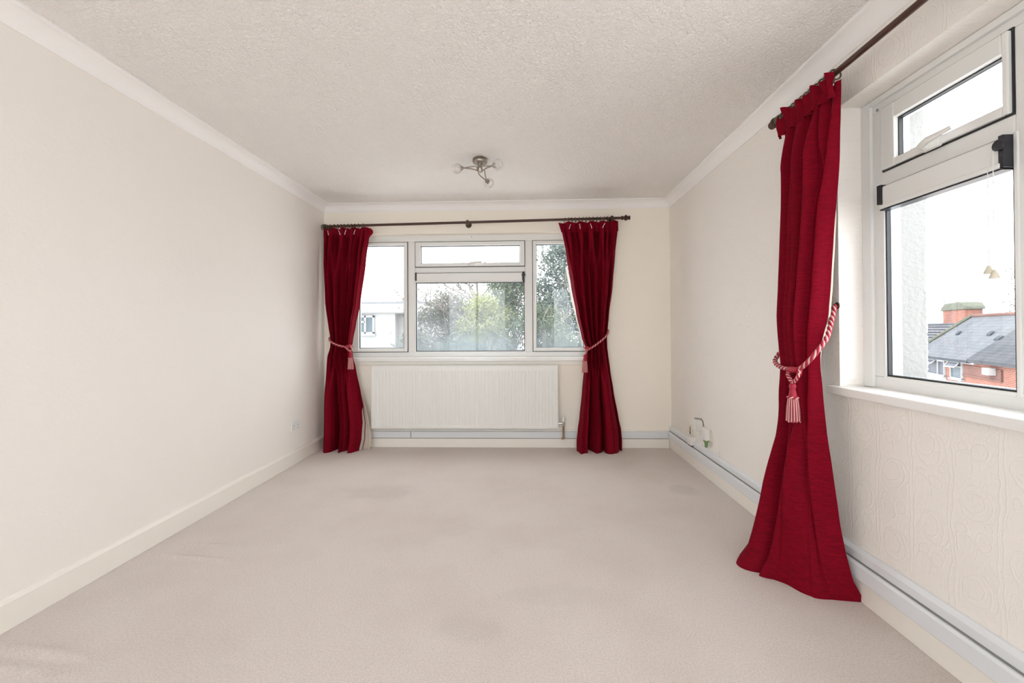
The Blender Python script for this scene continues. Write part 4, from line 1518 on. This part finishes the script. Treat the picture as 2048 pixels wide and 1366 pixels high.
nb = empty('terraced_house', hk(-6, -2, GZ))
tag(nb, 'neighbouring house with ribbed grey tiles, left of the brick chimney', 'house')
mb = MB()
hbox(mb, -12, -1.9, -2 * RD, 0, GZ, EZ - 0.05)
mb.build('wall', 'brick', nb)
m = MB()
roof_slab(m, [rp(-12, 0, -0.12), rp(-1.95, 0, -0.12), rp(-1.3, 0.95, -0.2), rp(-12, 0.95, -0.2)])
m.build('roof', 'tile', nb)
m = MB()
p0 = Vector(rp(-12, 0.95, -0.2)); p1 = Vector(rp(-1.3, 0.95, -0.2))
roof_slab(m, [tuple(p0), tuple(p1), tuple(p1 + IN * RD + Vector((0, 0, -2))), tuple(p0 + IN * RD + Vector((0, 0, -2)))])
m.build('roof', 'tile', nb)
m = MB()
for k in range(12):
    t = 0.06 + k * 0.075
    m.tube([rp(-12, t, -0.12 + 0.03 - t * 0.08), rp(-1.95 + t * 0.6, t, -0.12 + 0.03 - t * 0.08)], 0.035, 5)
m.build('tile_courses', 'slate2', nb)

ch = empty('chimney_stack', hk(-3.1, -2.6, 1))
tag(ch, 'red brick chimney stack with mossy grey cap on the terrace roof', 'chimney')
m = MB()
hbox(m, -4.55, -1.75, -3.1, -2.3, 0.2, 2.33)
m.build('stack', 'brick', ch)
m = MB()
pts = [(-4.72, 2.30), (-1.60, 2.30), (-1.62, 2.48), (-1.95, 2.72), (-2.5, 2.80), (-4.1, 2.76), (-4.6, 2.52)]
m.extrude([hk(a, -2.22, z) for a, z in pts], IN * 0.96)
o = m.build('cap', 'moss', ch, bevel=0.05)
m = MB().tube([hk(-4.9, -2.5, 1.0), hk(-4.9, -2.5, 3.9)], 0.025, 5)
m.tube([hk(-5.1, -2.5, 3.75), hk(-4.3, -2.5, 3.85)], 0.02, 5)
m.tube([hk(-5.0, -2.5, 2.35), hk(-4.2, -2.5, 2.45)], 0.03, 5)
tag(m.build('tv_aerial', 'extgrey'), 'thin grey television aerial left of the brick chimney', 'aerial')


# ------------------------------------------------------------------ trees
def tree(label, cx, cy, z0, z1, rx, ry, leafmat, nleaf, lsize, seed, nbr=14, trunk=0.16, crown_lo=None, power=1.0, droop=0.0, clumps=26, cat_='tree', name='tree', group='trees and bushes beyond the windows', twig=40):
    R_ = random.Random(seed)
    base = empty(name, (cx, cy, GZ))
    tag(base, label, cat_, group)
    zl = z0 if crown_lo is None else crown_lo
    zc, hz = (zl + z1) / 2, (z1 - zl) / 2
    mb = MB()
    mb.tube([(cx, cy, GZ), (cx + 0.1, cy, (GZ + zl) / 2), (cx, cy, zl + hz * 0.4), (cx - 0.05, cy, z1 - hz * 0.3)], [trunk, trunk * 0.8, trunk * 0.5, 0.03], 7)
    ends = []
    for k in range(nbr):
        an = R_.uniform(0, 2 * PI)
        h = R_.uniform(0.05, 0.95)
        zs = zl + (z1 - zl) * h * 0.7
        prof_ = math.sqrt(max(0.05, 1 - (2 * h - 1) ** 2)) if power == 1.0 else max(0.1, (1 - h) ** power)
        e = Vector((cx + math.cos(an) * rx * prof_ * 0.9, cy + math.sin(an) * ry * prof_ * 0.9, zl + (z1 - zl) * min(1, h * 0.9 + 0.12)))
        s0 = Vector((cx, cy, zs))
        mid = s0.lerp(e, 0.5) + Vector((R_.uniform(-.15, .15), R_.uniform(-.15, .15), R_.uniform(0, .25)))
        mb.tube([s0, mid, e], [0.05, 0.028, 0.008], 5)
        ends.append((mid, e))
    for k in range(twig):
        m_, e = ends[k % len(ends)]
        s0 = m_.lerp(e, R_.uniform(0.1, 0.95))
        ln = R_.uniform(0.35, 0.9)
        dv = Vector((R_.uniform(-1, 1), R_.uniform(-1, 1), R_.uniform(0.1, 1.2))).normalized()
        e1 = s0 + dv * ln * 0.5
        e2 = e1 + (dv + Vector((R_.uniform(-.5, .5), R_.uniform(-.5, .5), R_.uniform(-.2, .5)))).normalized() * ln * 0.5
        mb.tube([s0, e1, e2], [0.014, 0.009, 0.004], 4, cap=False)
        for q in range(2):
            dv2 = (dv + Vector((R_.uniform(-1, 1), R_.uniform(-1, 1), R_.uniform(-.2, .8)))).normalized()
            mb.tube([e1, e1 + dv2 * ln * 0.35], [0.007, 0.003], 4, cap=False)
    mb.build('branches', 'bark', base)
    if nleaf:
        lf = MB()
        cl = []
        for k in range(clumps):
            an = R_.uniform(0, 2 * PI)
            h = R_.uniform(0, 1)
            prof_ = math.sqrt(max(0.04, 1 - (2 * h - 1) ** 2)) if power == 1.0 else max(0.08, (1 - h) ** power)
            rr2 = math.sqrt(R_.uniform(0.1, 1))
            cl.append((Vector((cx + math.cos(an) * rx * prof_ * rr2, cy + math.sin(an) * ry * prof_ * rr2, zl + (z1 - zl) * h)), R_.uniform(0.5, 1.1)))
        cs = min(rx, ry, hz) * 0.42
        for k in range(nleaf):
            c, sz = cl[k % clumps]
            p = c + Vector((R_.gauss(0, 1), R_.gauss(0, 1), R_.gauss(0, 0.75) - droop)) * cs * sz * 0.6
            a = Vector((R_.uniform(-1, 1), R_.uniform(-1, 1), R_.uniform(-1, 1))).normalized()
            b = a.cross(Vector((R_.uniform(-1, 1), R_.uniform(-1, 1), R_.uniform(-1, 1)))).normalized()
            s_ = lsize * R_.uniform(0.6, 1.3)
            i = len(lf.v)
            lf.v += [tuple(p - a * s_), tuple(p + b * s_ * 0.45), tuple(p + a * s_), tuple(p - b * s_ * 0.45)]
            lf.f.append((i, i + 1, i + 2, i + 3))
        lf.build('foliage', leafmat, base, fixn=False)
    return base


tree('grey-green ivy-covered tree left of centre in the far window', -2.45, 14.5, 0.2, 2.35, 1.15, 1.0, 'leaf_grey', 12000, 0.055, 3, 22, 0.10, -1.4, clumps=90, twig=260)
tree('bare twiggy tree rising behind the ivy-covered tree', -1.75, 17.0, 0, 3.55, 1.7, 1.3, 'leaf_grey', 2500, 0.045, 4, 30, 0.16, 0.4, clumps=50, twig=420)
tree('bright yellow-green bush in the middle of the far window', -1.15, 13.2, -0.4, 2.05, 0.75, 0.8, 'leaf_yellow', 15000, 0.045, 5, 14, 0.12, -0.6, clumps=60)
tree('tall mid-green tree behind the yellow-green bush', -0.35, 15.2, 0, 3.05, 1.1, 1.0, 'leaf_green', 17000, 0.055, 6, 18, 0.16, -1.0, clumps=60)
tree('tallest blue-green evergreen in the right pane of the far window', 1.35, 14.6, 0, 4.15, 1.15, 1.1, 'leaf_blue', 26000, 0.055, 7, 22, 0.2, -1.2, clumps=90, twig=90)
tree('green bush low at the right of the far window', 0.55, 12.6, -1, 1.7, 1.15, 0.8, 'leaf_green', 15000, 0.048, 8, 12, 0.1, -1.4, clumps=50)
tree('low blue-green hedge bush at the foot of the far window', -1.3, 11.8, -2, 0.95, 1.5, 0.8, 'leaf_blue', 12000, 0.05, 9, 12, 0.1, -1.8, clumps=60, name='bush', cat_='bush')
tree('pale grey-green bush low at the left of the far window', -3.0, 13.0, -2, 1.05, 0.9, 0.8, 'leaf_grey', 9000, 0.05, 10, 12, 0.1, -1.8, clumps=50, name='bush', cat_='bush')
tree('thin bare tree behind the white flat-roofed block', -6.6, 30, 0, 4.6, 1.4, 1.2, 'leaf_grey', 0, 0.05, 11, 16, 0.14, 1.4, twig=160)
tree('tall bare tree at the edge of the left pane, behind the flat roof', -7.1, 27, 0, 4.4, 0.8, 1.2, 'leaf_grey', 0, 0.05, 12, 14, 0.14, 1.6, twig=120)
# behind the terrace
tree('bare tree behind the slate ridge, beside the chimney', 37.5, 35.0, 0, 6.3, 1.6, 1.6, 'leaf_grey', 600, 0.10, 13, 24, 0.2, 1.2, clumps=30, twig=220)
tree('denser twiggy tree behind the slate ridge, nearest the mullion', 36.5, 31.0, 0, 5.0, 1.7, 1.6, 'leaf_grey', 5000, 0.09, 14, 24, 0.2, 1.2, clumps=60, twig=220)

# mast beyond the trees, seen left of the ivy-covered tree
m = MB().tube([(-3.35, 16, GZ), (-3.35, 16, 2.9)], 0.018, 6)
tag(m.build('aerial_mast', 'extgrey'), 'thin grey aerial mast at the left of the centre pane', 'mast')
# leaning trunk seen in the right pane
m = MB().tube([(1.15, 12.5, 2.9), (1.30, 12.4, 2.0), (1.50, 12.2, 1.1), (1.62, 12.1, 0.3), (1.7, 12.0, GZ)], [0.03, 0.04, 0.045, 0.05, 0.07], 7)
tag(m.build('leaning_tree', 'bark'), 'slender leaning tree trunk in the right pane of the far window', 'tree trunk')

for o in bpy.data.objects:
    if '_w' in o:
        del o['_w']
